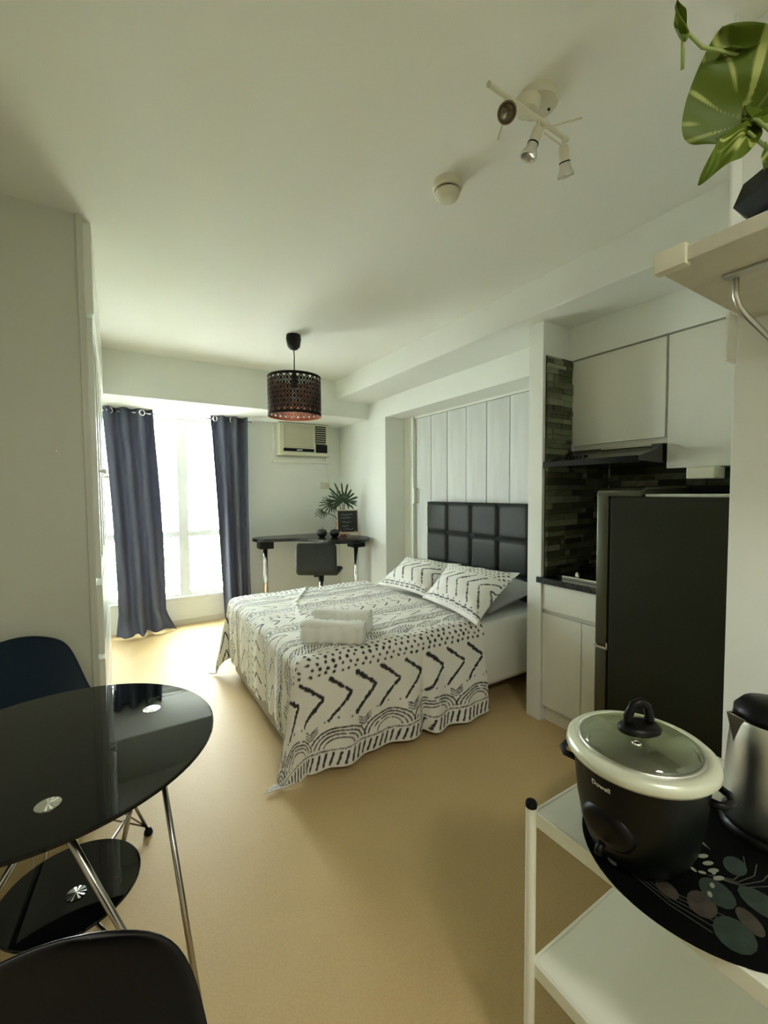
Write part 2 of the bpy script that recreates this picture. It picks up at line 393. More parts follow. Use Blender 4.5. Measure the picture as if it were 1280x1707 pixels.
# ------------------------------------------------------------------ left: wardrobe panel and cabinets
obj('wall_panel', B(XL, -.084, 2.262, 2.30, 0, ZC), m_panel, kind='structure')
obj('trim_4', B(-.105, -.080, 2.250, 2.262, 0, ZC), m_panel, kind='structure', bevel=.002)
obj('trim_5', B(-.40, -.052, 2.30, 4.16, 2.17, ZC), m_gloss, kind='structure', bevel=.003)
def tall_cabinet(y0, y1, label):
    t = thing('tall_cabinet', label, 'cabinet', (-.3, (y0+y1)/2, 0), 'white cabinets along the left wall')
    obj('carcass', B(-.60, -.082, y0, y1, 0, 2.165), m_gloss, t, bevel=.003)
    n = 2; wdt = (y1-y0)/n
    for k in range(n):
        a, b = y0+wdt*k+.004, y0+wdt*(k+1)-.004
        g = G(); x0, x1 = -.082, -.060
        g.box(x0, x1, a, b, 2.09, 2.155); g.box(x0, x1, a, b, 1.0, 1.07); g.box(x0, x1, a, a+.06, 1.07, 2.09); g.box(x0, x1, b-.06, b, 1.07, 2.09)
        d = obj('door', g, m_gloss, t, bevel=.002)
        obj('door_panel', B(-.081, -.072, a+.06, b-.06, 1.07, 2.09), m_panel, d)
        kb = G().lathe([(0.006, 0), (.006, .012), (.013, .018), (.013, .026), (0, .03)], (-.060, (b-.03) if k == 0 else a+.03, 1.5), 14, Matrix.Rotation(PI/2, 3, 'Y'))
        obj('knob', kb, m_gloss, d, smooth=True)
    for z0, z1 in ((.07, .34), (.36, .63), (.65, .97)):
        d = obj('drawer', B(-.082, -.058, y0+.006, y1-.006, z0, z1), m_gloss, t, bevel=.003)
tall_cabinet(2.305, 3.14, 'white tall cabinet with drawers, right behind the greige end panel')
tall_cabinet(3.145, 4.0, 'white tall cabinet with drawers, nearer to the window curtain')

# ------------------------------------------------------------------ air conditioner, sockets
ac = thing('air_conditioner', 'cream window air conditioner set high in the wall above the desk', 'air conditioner', (1.9, 4.83, 1.8))
g = G(); g.box(1.565, 1.60, 4.872, 4.90, 1.79, 2.19); g.box(2.225, 2.285, 4.872, 4.90, 1.79, 2.19); g.box(1.565, 2.285, 4.872, 4.90, 1.755, 1.80)
g.prism([(1.545, 1.735), (2.30, 1.735), (2.285, 1.765), (1.565, 1.765)], 4.86, 4.90, 'Y')
obj('surround', g, m_gloss, ac, bevel=.003, label='white mounting surround')
g = G(); g.box(1.60, 2.225, 4.755, 4.90, 1.815, 2.185)
obj('housing', g, m_cream, ac, bevel=.008)
obj('grille_panel', B(1.655, 2.005, 4.746, 4.757, 1.905, 2.165), m_creamd, ac, bevel=.003)
g = G()
for k in range(13): g.box(1.66, 2.0, 4.7435, 4.747, 1.918+.019*k, 1.923+.019*k)
obj('grille_line', g, m_cream, ac, kind='stuff')
obj('brand_strip', B(1.645, 2.015, 4.746, 4.757, 1.858, 1.893), m_black, ac, label='dark strip below the grille')
obj('badge', B(1.80, 1.87, 4.744, 4.747, 1.868, 1.881), m_foil, ac)
obj('vent_recess', B(2.035, 2.17, 4.748, 4.757, 1.955, 2.165), m_black, ac)
for k in range(8):
    obj('louvre', B(2.035, 2.17, 4.738, 4.752, 1.962+.0255*k, 1.971+.0255*k), m_creamd, ac)
obj('control_panel', B(2.04, 2.185, 4.744, 4.757, 1.853, 1.948), m_black, ac, bevel=.003, label='black control panel')
obj('top_strip', B(1.60, 2.20, 4.76, 4.80, 2.184, 2.1895), m_redwood, ac)
g = G().tube([(2.215, 4.87, 1.79), (2.235, 4.88, 1.74), (2.25, 4.888, 1.62), (2.268, 4.89, 1.50), (2.272, 4.89, 1.38), (2.275, 4.89, 1.30)], .006, 8)
obj('power_cord', g, m_gloss, smooth=True, label='white power cord running down from the air conditioner', cat='cord')
def socket(x, z, wd, ht, m, m2, label):
    t = thing('wall_socket', label, 'socket', (x, 4.89, z))
    obj('plate', B(x-wd/2, x+wd/2, 4.889, 4.899, z-ht/2, z+ht/2), m, t, bevel=.003)
    obj('outlet_insert', B(x-wd*.05, x+wd*.38, 4.884, 4.890, z-ht*.22, z+ht*.22), m2, t, bevel=.001)
socket(2.222, 1.47, .125, .075, m_cream, m_panel, 'white wall socket plate under the air conditioner')
socket(2.10, .385, .095, .095, m_black, m_matte, 'black wall socket plate low behind the stool')
g = G().tube([(2.105, 4.88, .35), (2.11, 4.86, .25), (2.10, 4.85, .12), (2.12, 4.80, .035), (2.05, 4.70, .01), (1.98, 4.72, .008)], .005, 8)
obj('floor_cable', g, m_matte, smooth=True, label='thin dark cable hanging from the low black socket', cat='cord')

# ------------------------------------------------------------------ desk
DZ = .885
dk = thing('desk', 'black bone-shaped bar desk on two chrome legs in the far corner', 'desk', (1.85, 4.45, 0))
pts = []
def arc(cx, cy, r, a0, a1, n):
    return [(cx+r*math.cos(math.radians(a0+(a1-a0)*i/n)), cy+r*math.sin(math.radians(a0+(a1-a0)*i/n))) for i in range(n+1)]
poly = arc(2.10, 4.19, .30, -160, 45, 22)+[(2.39, 4.60), (2.39, 4.86)]+[(1.5, 4.87)]+arc(1.43, 4.695, .172, 90, 260, 14)+[(1.50, 4.50), (1.66, 4.44), (1.76, 4.33)]
obj('desktop', G().prism(poly, DZ-.035, DZ), m_counter, dk, bevel=.008)
for (x, y) in ((1.385, 4.66), (2.28, 4.22)):
    obj('mount_block', B(x-.075, x+.075, y-.075, y+.075, DZ-.115, DZ-.035), m_matte, dk, bevel=.008)
    obj('leg', G().tube([(x, y, .015), (x, y, DZ-.11)], .025, 18), m_chrome, dk, smooth=True)
    obj('foot_plate', G().lathe([(.03, 0), (.09, .002), (.09, .008), (.03, .016), (0, .016)], (x, y, 0), 26), m_chrome, dk, smooth=True)
st = thing('swivel_stool', 'black leather swivel stool with low back, standing at the far desk', 'stool', (1.80, 4.02, 0))
Ms = Matrix.Translation((1.74, 3.99, 0)) @ Matrix.Rotation(math.radians(-36), 4, 'Z')
def bent_pad():
    g = G()
    def fn(u, v):   # profile from the top of the back to the front of the seat
        t = v
        if t < .42: y, z = -.17, .89-(t/.42)*.25
        elif t < .58:
            a = (t-.42)/.16*PI/2; y, z = -.17+.06*(1-math.cos(a)), .64-.06*math.sin(a)
        else: y, z = -.11+(t-.58)/.42*.36, .58
        wd = .205*(1-.06*(t-.5)**2)
        if t < .06: wd -= .02*(1-t/.06)**2
        if t > .94: wd -= .03*((t-.94)/.06)**2
        return ((u-.5)*2*wd, y, z)
    g.grid(fn, 12, 40); return g.xf(Ms)
obj('seat_shell', bent_pad(), m_leather, st, smooth=True, solid=.035, sub=1)
obj('gas_post', G().tube([(0, .06, .02), (0, .06, .56)], .027, 18).xf(Ms), m_chrome, st, smooth=True)
obj('base_plate', G().lathe([(.19, 0), (.19, .008), (.12, .016), (.03, .03), (0, .03)], (0, .06, 0), 36).xf(Ms), m_chrome, st, smooth=True)
obj('foot_rest', G().tube([(0, .06, .30), (.0, .20, .30), (.10, .27, .30)], .009, 10).xf(Ms), m_chrome, st, smooth=True)

# things on the desk
cb = thing('chalkboard_easel', 'small black chalkboard on a pale wooden easel on the desk', 'chalkboard', (2.22, 4.30, DZ))
Mc = Matrix.Translation((2.225, 4.30, DZ)) @ Matrix.Rotation(math.radians(-18), 4, 'Z') @ Matrix.Rotation(math.radians(-10), 4, 'X')
obj('board', B(-.112, .112, -.004, .006, .045, .29).xf(Mc), m_board, cb)
g = G(); g.box(-.12, .12, -.02, .008, .03, .047); g.box(-.12, .12, -.006, .008, .29, .302)
g.box(-.121, -.112, -.006, .008, .045, .30); g.box(.112, .121, -.006, .008, .045, .30)
obj('frame', g.xf(Mc), m_wood, cb)
for sx in (-1, 1):
    obj('leg', G().tube([(sx*.105, -.028, .004), (sx*.085, 0, .05), (sx*.07, .012, .20)], .006, 8).xf(Mc), m_wood, cb)
obj('leg', G().tube([(0, .09, .02), (0, .014, .28)], .006, 8).xf(Mc), m_wood, cb)
rr = random.Random(3)
for zc in (.245, .21, .16, .115, .08):
    g = G(); x = -.08+rr.uniform(0, .03); P = []
    while x < .075:
        P.append((x, -.006, zc+rr.uniform(-.009, .009))); x += .011
    g.tube(P[:len(P)-rr.randint(0, 5)], .0013, 4); o = obj('chalk_stroke', g.xf(Mc), m_chalk, cb)
for x, y, rad, lab, nm in ((1.93, 4.36, .055, 'round dark glossy ornament on the desk, left of the pair', 0), (2.055, 4.30, .052, 'round dark glossy ornament on the desk, right of the pair beside the chalkboard', 1)):
    t = thing('apple_ornament', lab, 'ornament', (x, y, DZ), 'round ornaments on the desk')
    k = rad/.05
    obj('body', G().lathe([(0, .003), (.025*k, 0), (.042*k, .018*k), (.052*k, .042*k), (.048*k, .068*k), (.03*k, .083*k), (.012*k, .080*k), (0, .072*k)], (x, y, DZ), 28), m_orn, t, smooth=True)
    obj('stalk', G().tube([(x, y, DZ+.07*k), (x+.006, y, DZ+.095*k), (x+.01, y, DZ+.105*k)], .003, 6), m_orn, t)
# split-leaf plant
pp = thing('split_leaf_plant', 'split-leaf plant with dark green leaves in a pot behind the chalkboard', 'plant', (2.26, 4.52, DZ))
PX, PY = 2.25, 4.50
obj('pot', G().lathe([(.05, 0), (.075, .12), (.082, .135), (.082, .15), (.072, .15), (.066, .13), (0, .128)], (PX, PY, DZ), 28), m_copperpot, pp, smooth=True, auto=40)
def split_leaf(base, out, up, size, seed):
    rnd = random.Random(seed); g = G(); out = Vector(out).normalized(); up = Vector(up).normalized(); side = out.cross(up).normalized()
    nf = 13
    for i in range(nf):
        a = math.radians(-125+250*i/(nf-1)); L = size*1.12*(1-.28*abs(a)/2.2)*rnd.uniform(.8, 1.12)
        d = (out*math.cos(a)+side*math.sin(a)); wv = (-out*math.sin(a)+side*math.cos(a))
        ww = size*.052*rnd.uniform(.9, 1.25)
        P = []
        for t, k in ((.0, .5), (.25, .7), (.5, .9), (.75, 1.), (.92, .75), (1., .1)):
            c = Vector(base)+out*size*.12+d*L*t+up*(.05*size-.22*size*t*t)
            P.append((c-wv*ww*k, c+up*.004, c+wv*ww*k))
        v = [p for q in P for p in q]; f = []
        for j in range(5):
            f += [(3*j, 3*j+1, 3*j+4, 3*j+3), (3*j+1, 3*j+2, 3*j+5, 3*j+4)]
        g.add(v, f)
    return g
tops = [((2.20, 4.38, DZ+.37), (-.12, -.2, 1), (-.2, -1, -.2), .20, 5), ((2.08, 4.42, DZ+.36), (-1, -.1, -.02), (-.1, -1, .6), .13, 6),
        ((2.22, 4.37, DZ+.38), (.42, -.2, .85), (-.3, -1, .1), .15, 7), ((2.15, 4.38, DZ+.39), (-.7, -.1, .8), (0, -1, .2), .14, 8), ((1.97, 4.40, DZ+.28), (-.9, -.1, -.35), (0, -1, .9), .09, 9)]
for b, o_, u_, s_, sd in tops:
    lf = obj('leaf', split_leaf(b, o_, u_, s_, sd), m_green, pp, smooth=True, recalc=False)
    b2 = Vector(b); obj('stem', G().tube([(PX, PY, DZ+.12), ((PX+b2.x)/2+.01, (PY+b2.y)/2, (DZ+.12+b2.z)/2+.03), b2], .0045, 6), m_green, pp, smooth=True)

# ------------------------------------------------------------------ bed
BX0, BX1, BY0, BY1 = .745, 2.60, 1.90, 3.34
bed = thing('bed', 'double bed base with white mattress and black tufted headboard in the alcove', 'bed', (1.7, 2.6, 0))
obj('base', B(BX0-.008, BX1, BY0+.20, BY1-.02, .03, .30), m_base, bed, bevel=.01)
for x, y in ((.82, 2.2), (.82, 3.25), (2.5, 2.2), (2.5, 3.25)):
    obj('leg', G().lathe([(.02, 0), (.022, .031)], (x, y, 0), 12), m_black, bed)
obj('mattress', B(BX0-.0, BX1, BY0, BY1, .14, .555), m_sheet, bed, bevel=.035, smooth=True)
hb = obj('headboard', B(2.622, 2.695, 1.80, 3.36, .10, 1.283), m_matte, bed, bevel=.004)
rows, cols = 4, 5; tw = 1.56/cols; th = .285
for r in range(rows):
    for c in range(cols):
        y0 = 1.80+tw*c+.002; y1 = y0+tw-.004; z1 = 1.283-th*r-.002; z0 = z1-th+.004
        def fn(u, v, y0=y0, y1=y1, z0=z0, z1=z1):
            a, b = 2*u-1, 2*v-1
            k = (1-abs(a)**10)*(1-abs(b)**10)
            cor = max(0, (abs(a)+abs(b)-1.65))/.35
            rr_ = .09*cor
            return (2.622-.020*max(0, k)**.5*(1-.5*cor), (y0+y1)/2+(y1-y0)/2*a*(1-rr_), (z0+z1)/2+(z1-z0)/2*b*(1-rr_))
        obj('tufted_pad', G().grid(fn, 17, 17), m_leather, hb, smooth=True, recalc=False)

# printed mask raster: cells of H metres
class Ink:
    def __init__(s, wu, wv, h=.004, seed=1):
        s.h = h; s.nu = int(wu/h)+2; s.nv = int(wv/h)+2; s.a = np.zeros((s.nv, s.nu), np.float32); s.r = np.random.RandomState(seed)
        n = s.r.rand(s.nv//3+3, s.nu//3+3); s.n = np.kron(n, np.ones((3, 3)))[:s.nv, :s.nu].astype(np.float32)
    def seg(s, u0, v0, u1, v1, wd, rough=.35, taper=0):
        h = s.h; p = wd+2*h
        i0, i1 = max(0, int((min(u0, u1)-p)/h)), min(s.nu, int((max(u0, u1)+p)/h)+2)
        j0, j1 = max(0, int((min(v0, v1)-p)/h)), min(s.nv, int((max(v0, v1)+p)/h)+2)
        if i1 <= i0 or j1 <= j0: return
        U, V = np.meshgrid(np.arange(i0, i1)*h, np.arange(j0, j1)*h)
        du, dv = u1-u0, v1-v0; L2 = du*du+dv*dv+1e-9
        t = np.clip(((U-u0)*du+(V-v0)*dv)/L2, 0, 1)
        d = np.hypot(U-u0-t*du, V-v0-t*dv)
        W = wd*(1-taper*t)*(1+rough*(s.n[j0:j1, i0:i1]-.5)*2)
        m = np.clip((W/2-d)/h+.5, 0, 1)
        s.a[j0:j1, i0:i1] = np.maximum(s.a[j0:j1, i0:i1], m)
    def dash(s, u0, v0, u1, v1, wd, n=4, gap=.18):
        for k in range(n):
            a = (k+gap*s.r.rand()*.8)/n; b = (k+1-gap)/n
            w2 = wd*s.r.uniform(.75, 1.2)
            s.seg(u0+(u1-u0)*a, v0+(v1-v0)*a, u0+(u1-u0)*b, v0+(v1-v0)*b, w2)
    def dot(s, u, v, r): s.seg(u-.001, v, u+.0012, v+s.r.uniform(-.003, .003), 2*r*s.r.uniform(.8, 1.15), .25)

# quilt: u along the bed (0 = foot hem, up towards the pillows), v across (0 = near hem)
QU, QV = 1.60, 2.46
ink = Ink(QU, QV)
def half(ink, flip):
    V = (lambda v: v) if not flip else (lambda v: QV-v)
    R = ink.r
    u = .01
    while u < QU:                                            # hem bars
        ink.seg(u, V(.016), u+.020, V(.066), .0125, .3); u += .036
    u = 0
    while u < QU:
        ink.dot(u, V(.084), .004); u += .0125                # dotted line
    per = .30; k = 0
    while k*per < QU+per:                                    # scallops
        cx = k*per
        for rad, wd in ((.155, .008), (.13, .008), (.105, .007), (.078, .006)):
            P = [(cx+rad*math.cos(t), .092+.62*rad*math.sin(t)) for t in np.linspace(.12, PI-.12, 16)]
            for a, b in zip(P[:-1], P[1:]):
                if R.rand() > .06: ink.seg(a[0], V(a[1]), b[0], V(b[1]), wd)
        for q in range(7):
            t = PI*(q+1)/8; ink.dot(cx+.185*math.cos(t), V(.10+.135*math.sin(t)), .0045)
        bx = cx+per/2
        for e in (0, .014, .028):
            ink.seg(bx-.035, V(.175+e), bx, V(.155+e), .006); ink.seg(bx, V(.155+e), bx+.04, V(.185+e), .006)
        k += 1
    u = -.05
    while u < QU+.1:                                         # big chevrons pointing to the head
        ink.dash(u, V(.228), u+.125, V(.340), .018, 4); ink.dash(u+.125, V(.345), u+.01, V(.436), .021, 3); u += .150
    for r_, v0 in enumerate((.462, .487, .512, .537, .562)):
        u = .012*(r_ % 2)
        while u < QU:
            ink.dot(u+R.uniform(-.005, .005), V(v0+R.uniform(-.004, .004)), .0075); u += .042
    for g_ in range(9):                                      # hatched diamonds
        c = .10+.20*g_
        for q in range(11):
            x = c-.085+.017*q; hh = .055*(1-abs(q-5)/6.5)+.008
            for s_ in (-1, 1):
                ink.dash(x, V(.655+s_*.004), x+s_*.022, V(.655+s_*hh), .0065, 2, .25)
    for q in range(36): ink.dash(.0+q*.045, V(.592+.010*(q % 2)), .03+q*.045, V(.600), .005, 1)
    for v0, wd in ((.735, .005), (.748, .008), (.800, .007), (.812, .004)):
        for q in range(40): ink.seg(q*.04, V(v0+R.uniform(-.0015, .0015)), q*.04+.041, V(v0+R.uniform(-.0015, .0015)), wd, .5)
    u = 0
    while u < QU:                                            # braid
        P = [(u+.016*math.cos(t), .774+.012*math.sin(t)) for t in np.linspace(0, 2*PI, 9)]
        for a, b in zip(P[:-1], P[1:]): ink.seg(a[0], V(a[1]), b[0], V(b[1]), .0045)
        u += .038
    u = -.1
    while u < QU:
        ink.dash(u, V(.840), u+.13, V(.905), .007, 4); ink.dash(u+.13, V(.908), u+.01, V(.970), .008, 3); u += .155
    for v0 in (.990, 1.003, 1.055): 
        for q in range(40): ink.seg(q*.04, V(v0+R.uniform(-.0015, .0015)), q*.04+.041, V(v0), .006, .5)
    u = 0
    while u < QU:
        ink.seg(u, V(1.018), u+.012, V(1.029), .007); ink.seg(u+.012, V(1.029), u, V(1.040), .007); u += .027
    u = 0
    while u < QU:
        ink.seg(u, V(1.075), u+.05, V(1.10), .006); ink.seg(u+.05, V(1.10), u+.1, V(1.075), .006); ink.dot(u, V(1.105), .006); u += .10
half(ink, False); half(ink, True)
for q in range(18):
    u = q*.1
    ink.dash(u, 1.15, u+.05, 1.20, .010, 2); ink.dash(u+.05, 1.20, u, 1.25, .010, 2)
    for v0 in (1.275, 1.30): ink.dot(u+.02, v0, .006); ink.dot(u+.07, v0, .006)

def attr_mesh(name, V, nu, nv, inkvals, m, parent=None, **kw):
    me = bpy.data.meshes.new(name)
    c = (V.min(0)+V.max(0))/2
    if parent is None: c[2] = V[:, 2].min()
    me.vertices.add(len(V)); me.vertices.foreach_set('co', (V-c).astype(np.float32).ravel())
    I = np.arange(nu*nv).reshape(nv, nu)
    Q = np.stack([I[:-1, :-1], I[:-1, 1:], I[1:, 1:], I[1:, :-1]], -1).reshape(-1, 4)
    me.loops.add(Q.size); me.loops.foreach_set('vertex_index', Q.ravel().astype(np.int32))
    me.polygons.add(len(Q)); me.polygons.foreach_set('loop_start', np.arange(0, Q.size, 4, dtype=np.int32))
    me.polygons.foreach_set('loop_total', np.full(len(Q), 4, np.int32)) if bpy.app.version < (4, 0, 0) else None
    me.update(calc_edges=True); me.validate()
    a = me.attributes.new('ink', 'FLOAT', 'POINT'); a.data.foreach_set('value', inkvals.astype(np.float32).ravel())
    me.polygons.foreach_set('use_smooth', [True]*len(me.polygons)); me.materials.append(m)
    o = bpy.data.objects.new(name, me); o.location = c; link(o, parent, Matrix.Translation(Vector(c)))
    for k, v in kw.items(): o[k] = v
    return o

def vnoise(X, Y, s, seed):
    """smooth value noise on arrays"""
    r = np.random.RandomState(seed); T = r.rand(64, 64)
    x = X/s; y = Y/s; xi = np.floor(x).astype(int); yi = np.floor(y).astype(int); fx = x-xi; fy = y-yi
    fx = fx*fx*(3-2*fx); fy = fy*fy*(3-2*fy)
    g = lambda a, b: T[a % 64, b % 64]
    return (g(xi, yi)*(1-fx)*(1-fy)+g(xi+1, yi)*fx*(1-fy)+g(xi, yi+1)*(1-fx)*fy+g(xi+1, yi+1)*fx*fy)-.5

def build_quilt():
    nu, nv = ink.nu, ink.nv
    U, V = np.meshgrid(np.arange(nu)*ink.h, np.arange(nv)*ink.h)
    U = U.astype(float); V = V.astype(float)
    TOPZ = .568
    HF = .41                                   # foot hang
    HN = .555                                  # near hang
    x = 1.90-(QU-U)                            # cloth laid flat: x of the point (foot edge of bed at .70)
    ex0, ey0, ey1 = .757, 1.937, 3.36
    y = ey0-HN+V
    a = np.maximum(0, ex0-x); bn = np.maximum(0, ey0-y); bf = np.maximum(0, y-ey1)
    b = bn+bf; sgn = np.where(bn > 0, -1., 1.)
    r = np.hypot(a, b); th_ = np.arctan2(b, a+1e-9)
    R0 = .045
    # distance travelled around a rounded edge, then down
    drop = np.where(r < R0*PI/2, R0*(1-np.cos(np.minimum(r/R0, PI/2))), R0+(r-R0*PI/2))
    outw = np.where(r < R0*PI/2, R0*np.sin(np.minimum(r/R0, PI/2)), R0)-0.0
    k = np.clip((r-.05)/.5, 0, 1)
    corner = np.sin(2*np.clip(th_, 0, PI/2))**2*(a > 0)*(b > 0)
    flare = corner*(.10*k)
    ph_ = (PI/2)*(th_/(PI/2))**3.2
    side = (b > 0)*(1-corner)
    s_ = np.clip(x, .7, 3)
    rip = (.022+.020*np.sin(2*PI*s_/.43+.6)+.010*np.sin(2*PI*s_/.19+2.0)+.02*vnoise(x, y*0+1, .33, 4))*k*(sgn < 0)
    rip += (.02*np.sin(2*PI*s_/.37+1)*k)*(sgn > 0)
    # pleat on the near side: a fold line at x = 1.46
    pleat = 1/(1+np.exp(-(x-1.455)/.006)); rip += (sgn < 0)*k*(.050*pleat-.034*np.exp(-((x-1.44)/.03)**2)-.03*pleat*np.clip((x-1.47)/.4, 0, 1))
    ripf = (.012*np.sin(2*PI*y/.52+.4)+.008*np.sin(2*PI*y/.21))*np.clip(a/.3, 0, 1)
    lean = .006*k
    horiz = outw+flare+side*(rip+lean)*(b > 0)+(1-side)*(a > 0)*(ripf+lean*.3)*(1-corner)
    # keep the arc length plausible where the cloth leans out
    drop = np.sqrt(np.maximum(drop**2-(flare*.9)**2, 0))
    z = TOPZ-drop
    X = np.where(a > 0, ex0-horiz*np.cos(ph_), x)
    X = np.where((a > 0) & (b > 0), ex0-horiz*np.cos(ph_), X)
    Y = np.where(b > 0, np.where(sgn < 0, ey0-horiz*np.sin(ph_), ey1+horiz*np.sin(ph_)), y)
    # the far-foot corner hangs shorter and swings out to the window side
    # spare cloth spreads on the floor
    low = .012
    ex = np.maximum(0, low-z)
    X = X-ex*np.cos(ph_)*(a > 0)*.7; Y = np.where(b > 0, Y+sgn*ex*np.sin(ph_)*.5, Y)
    z = np.maximum(z, low+.004*np.sin(40*X+30*Y)**2)
    # wrinkles on top
    topm = np.clip(1-r/.03, 0, 1)
    wr = .012*vnoise(x, y, .16, 1)+.007*vnoise(x+.4*y, y, .07, 2)+.003*vnoise(x, y, .03, 8)
    ridge = np.exp(-((x-1.02-.35*(y-2.6)-.05*np.sin(6*y))/.018)**2)*.012*np.clip((y-2.4)/.3, 0, 1)
    z = z+(wr+.006)*topm+ridge*topm+.004*vnoise(x, y, .05, 5)*(1-topm)*(z > .03)
    nrm = .010*vnoise(x*1.0, y*1.2, .11, 9)*(1-topm)
    Y = Y+nrm*sgn*(b > 0); X = X-nrm*(a > 0)
    P = np.stack([X, Y, z], -1).reshape(-1, 3)
    o = attr_mesh('quilt', P, nu, nv, ink.a, m_quilt, None, label='white quilt with black tribal chevron and dot print, draped over the bed', category='quilt')
    md = o.modifiers.new('s', 'SOLIDIFY'); md.thickness = .006; md.offset = 1
    return o
quilt = build_quilt()

def pillow_ink(wu, wv, seed):
    k = Ink(wu, wv, .004, seed); R = k.r
    u = .06
    while u < wu-.03:                                        # nested chevrons pointing left
        k.dash(u, .255, u+.13, .345, .012, 4); k.dash(u, .250, u+.10, .085, .012, 4); u += .105
    for r_, v in enumerate((.375, .402, .429, .456)):
        u = .03+.017*(r_ % 2)
        while u < wu-.02: k.dot(u, v+R.uniform(-.003, .003), .0065); u += .036
    u = .05
    while u < wu-.06:                                        # hatched triangles along the top
        for q in range(5): k.seg(u+.008*q, .478+.009*q, u+.08-.008*q, .478+.009*q, .0045)
        u += .115
    u = .02
    while u < wu:
        k.seg(u, .045, u+.05, .050, .008); k.seg(u, .028, u+.04, .03, .005); k.dot(u+.03, .068, .005); u += .06
    return k
def pillow(name, label, BL, BR, TR, TL, thick, m, inkp=None, seed=0, group=None, flange=.02, hcl=.53):
    """a cushion spread over four corner points: bottom left, bottom right, top right, top left as seen from the foot of the bed"""
    BL, BR, TR, TL = map(np.array, (BL, BR, TR, TL))
    wd = np.linalg.norm(BR-BL); Hh = np.linalg.norm((TL+TR-BL-BR)/2)
    w_ = (BR-BL+TR-TL); u_ = (TL+TR-BL-BR); nrm = np.cross(w_, u_); nrm = nrm/np.linalg.norm(nrm)
    nu, nv = int(wd/.005), int(Hh/.005)
    U, V = np.meshgrid(np.linspace(0, 1, nu), np.linspace(0, 1, nv))
    a, b = 2*U-1, 2*V-1
    e = flange/wd*2
    aa = np.clip(np.abs(a)/(1-e), 0, 1); bb = np.clip(np.abs(b)/(1-e*wd/Hh), 0, 1)
    prof = np.sqrt(np.maximum(0, (1-aa**2.6)*(1-bb**2.6)))
    wob = 1+.10*vnoise(U*wd, V*Hh, .12, seed)*2
    t = thick/2*prof*wob
    sx = 1-.07*(1-a*a*0)*(1-np.abs(b)**2)*np.abs(a)**2; sy = 1-.09*(1-np.abs(a)**2)*np.abs(b)**2
    wn_ = .010*vnoise(U*wd, V*Hh, .06, seed+3)*(prof > .02)
    out = []
    for s_ in (1, -1):
        u2 = (.5+(U-.5)*sx)[..., None]; v2 = (.5+(V-.5)*sy)[..., None]
        X = (BL*(1-u2)+BR*u2)*(1-v2)+(TL*(1-u2)+TR*u2)*v2
        X = X+nrm[None, None, :]*(s_*t+wn_*(s_ > 0)+s_*.002)[..., None]
        out.append(X.reshape(-1, 3))
    if inkp is not None:
        ii = np.clip((U*wd/inkp.h).astype(int), 0, inkp.nu-1); jj = np.clip((V*hcl/inkp.h).astype(int), 0, inkp.nv-1); vals = inkp.a[jj, ii]
    else: vals = np.zeros_like(U)
    # one closed mesh of two sheets
    P = np.concatenate(out); vv = np.concatenate([vals.ravel(), vals.ravel()])
    me = bpy.data.meshes.new(name); c = (P.min(0)+P.max(0))/2; c[2] = P[:, 2].min()
    I = np.arange(nu*nv).reshape(nv, nu); Q1 = np.stack([I[:-1, :-1], I[:-1, 1:], I[1:, 1:], I[1:, :-1]], -1).reshape(-1, 4)
    bd_ = list(I[0, :])+list(I[1:, -1])+list(I[-1, -2::-1])+list(I[-2:0:-1, 0]); n0 = nu*nv
    rim = [(bd_[i], n0+bd_[i], n0+bd_[(i+1) % len(bd_)], bd_[(i+1) % len(bd_)]) for i in range(len(bd_))]
    Q = np.concatenate([Q1, Q1[:, ::-1]+n0, np.array(rim)])
    me.vertices.add(len(P)); me.vertices.foreach_set('co', (P-c).astype(np.float32).ravel())
    me.loops.add(Q.size); me.loops.foreach_set('vertex_index', Q.ravel().astype(np.int32))
    me.polygons.add(len(Q)); me.polygons.foreach_set('loop_start', np.arange(0, Q.size, 4, dtype=np.int32))
    me.update(calc_edges=True); me.validate()
    at = me.attributes.new('ink', 'FLOAT', 'POINT'); at.data.foreach_set('value', vv.astype(np.float32))
    me.polygons.foreach_set('use_smooth', [True]*len(me.polygons)); me.materials.append(m)
    o = bpy.data.objects.new(name, me); o.location = c; link(o, None, Matrix.Translation(Vector(c)))
    o['label'] = label; o['category'] = 'pillow'
    if group: o['group'] = group
    return o
pk1 = pillow_ink(.76, .53, 11); pk2 = pillow_ink(.76, .53, 12)
pillow('pillow', 'printed chevron pillow on the window side of the bed', (1.83, 3.02, .615), (1.90, 2.46, .615), (2.33, 2.55, .80), (2.24, 3.18, .79), .13, m_pcase, pk1, 1, 'printed pillows on the bed')
pillow('pillow', 'printed chevron pillow on the kitchen side, leaning on the grey pillow', (1.84, 2.42, .625), (1.765, 1.80, .60), (2.29, 1.93, .83), (2.16, 2.50, .83), .15, m_pcase, pk2, 2, 'printed pillows on the bed')
pillow('pillow', 'plain grey pillow under the printed pillow beside the kitchen partition', (2.06, 2.50, .61), (1.99, 1.915, .60), (2.56, 1.93, .70), (2.56, 2.50, .72), .13, m_greypil, None, 5)

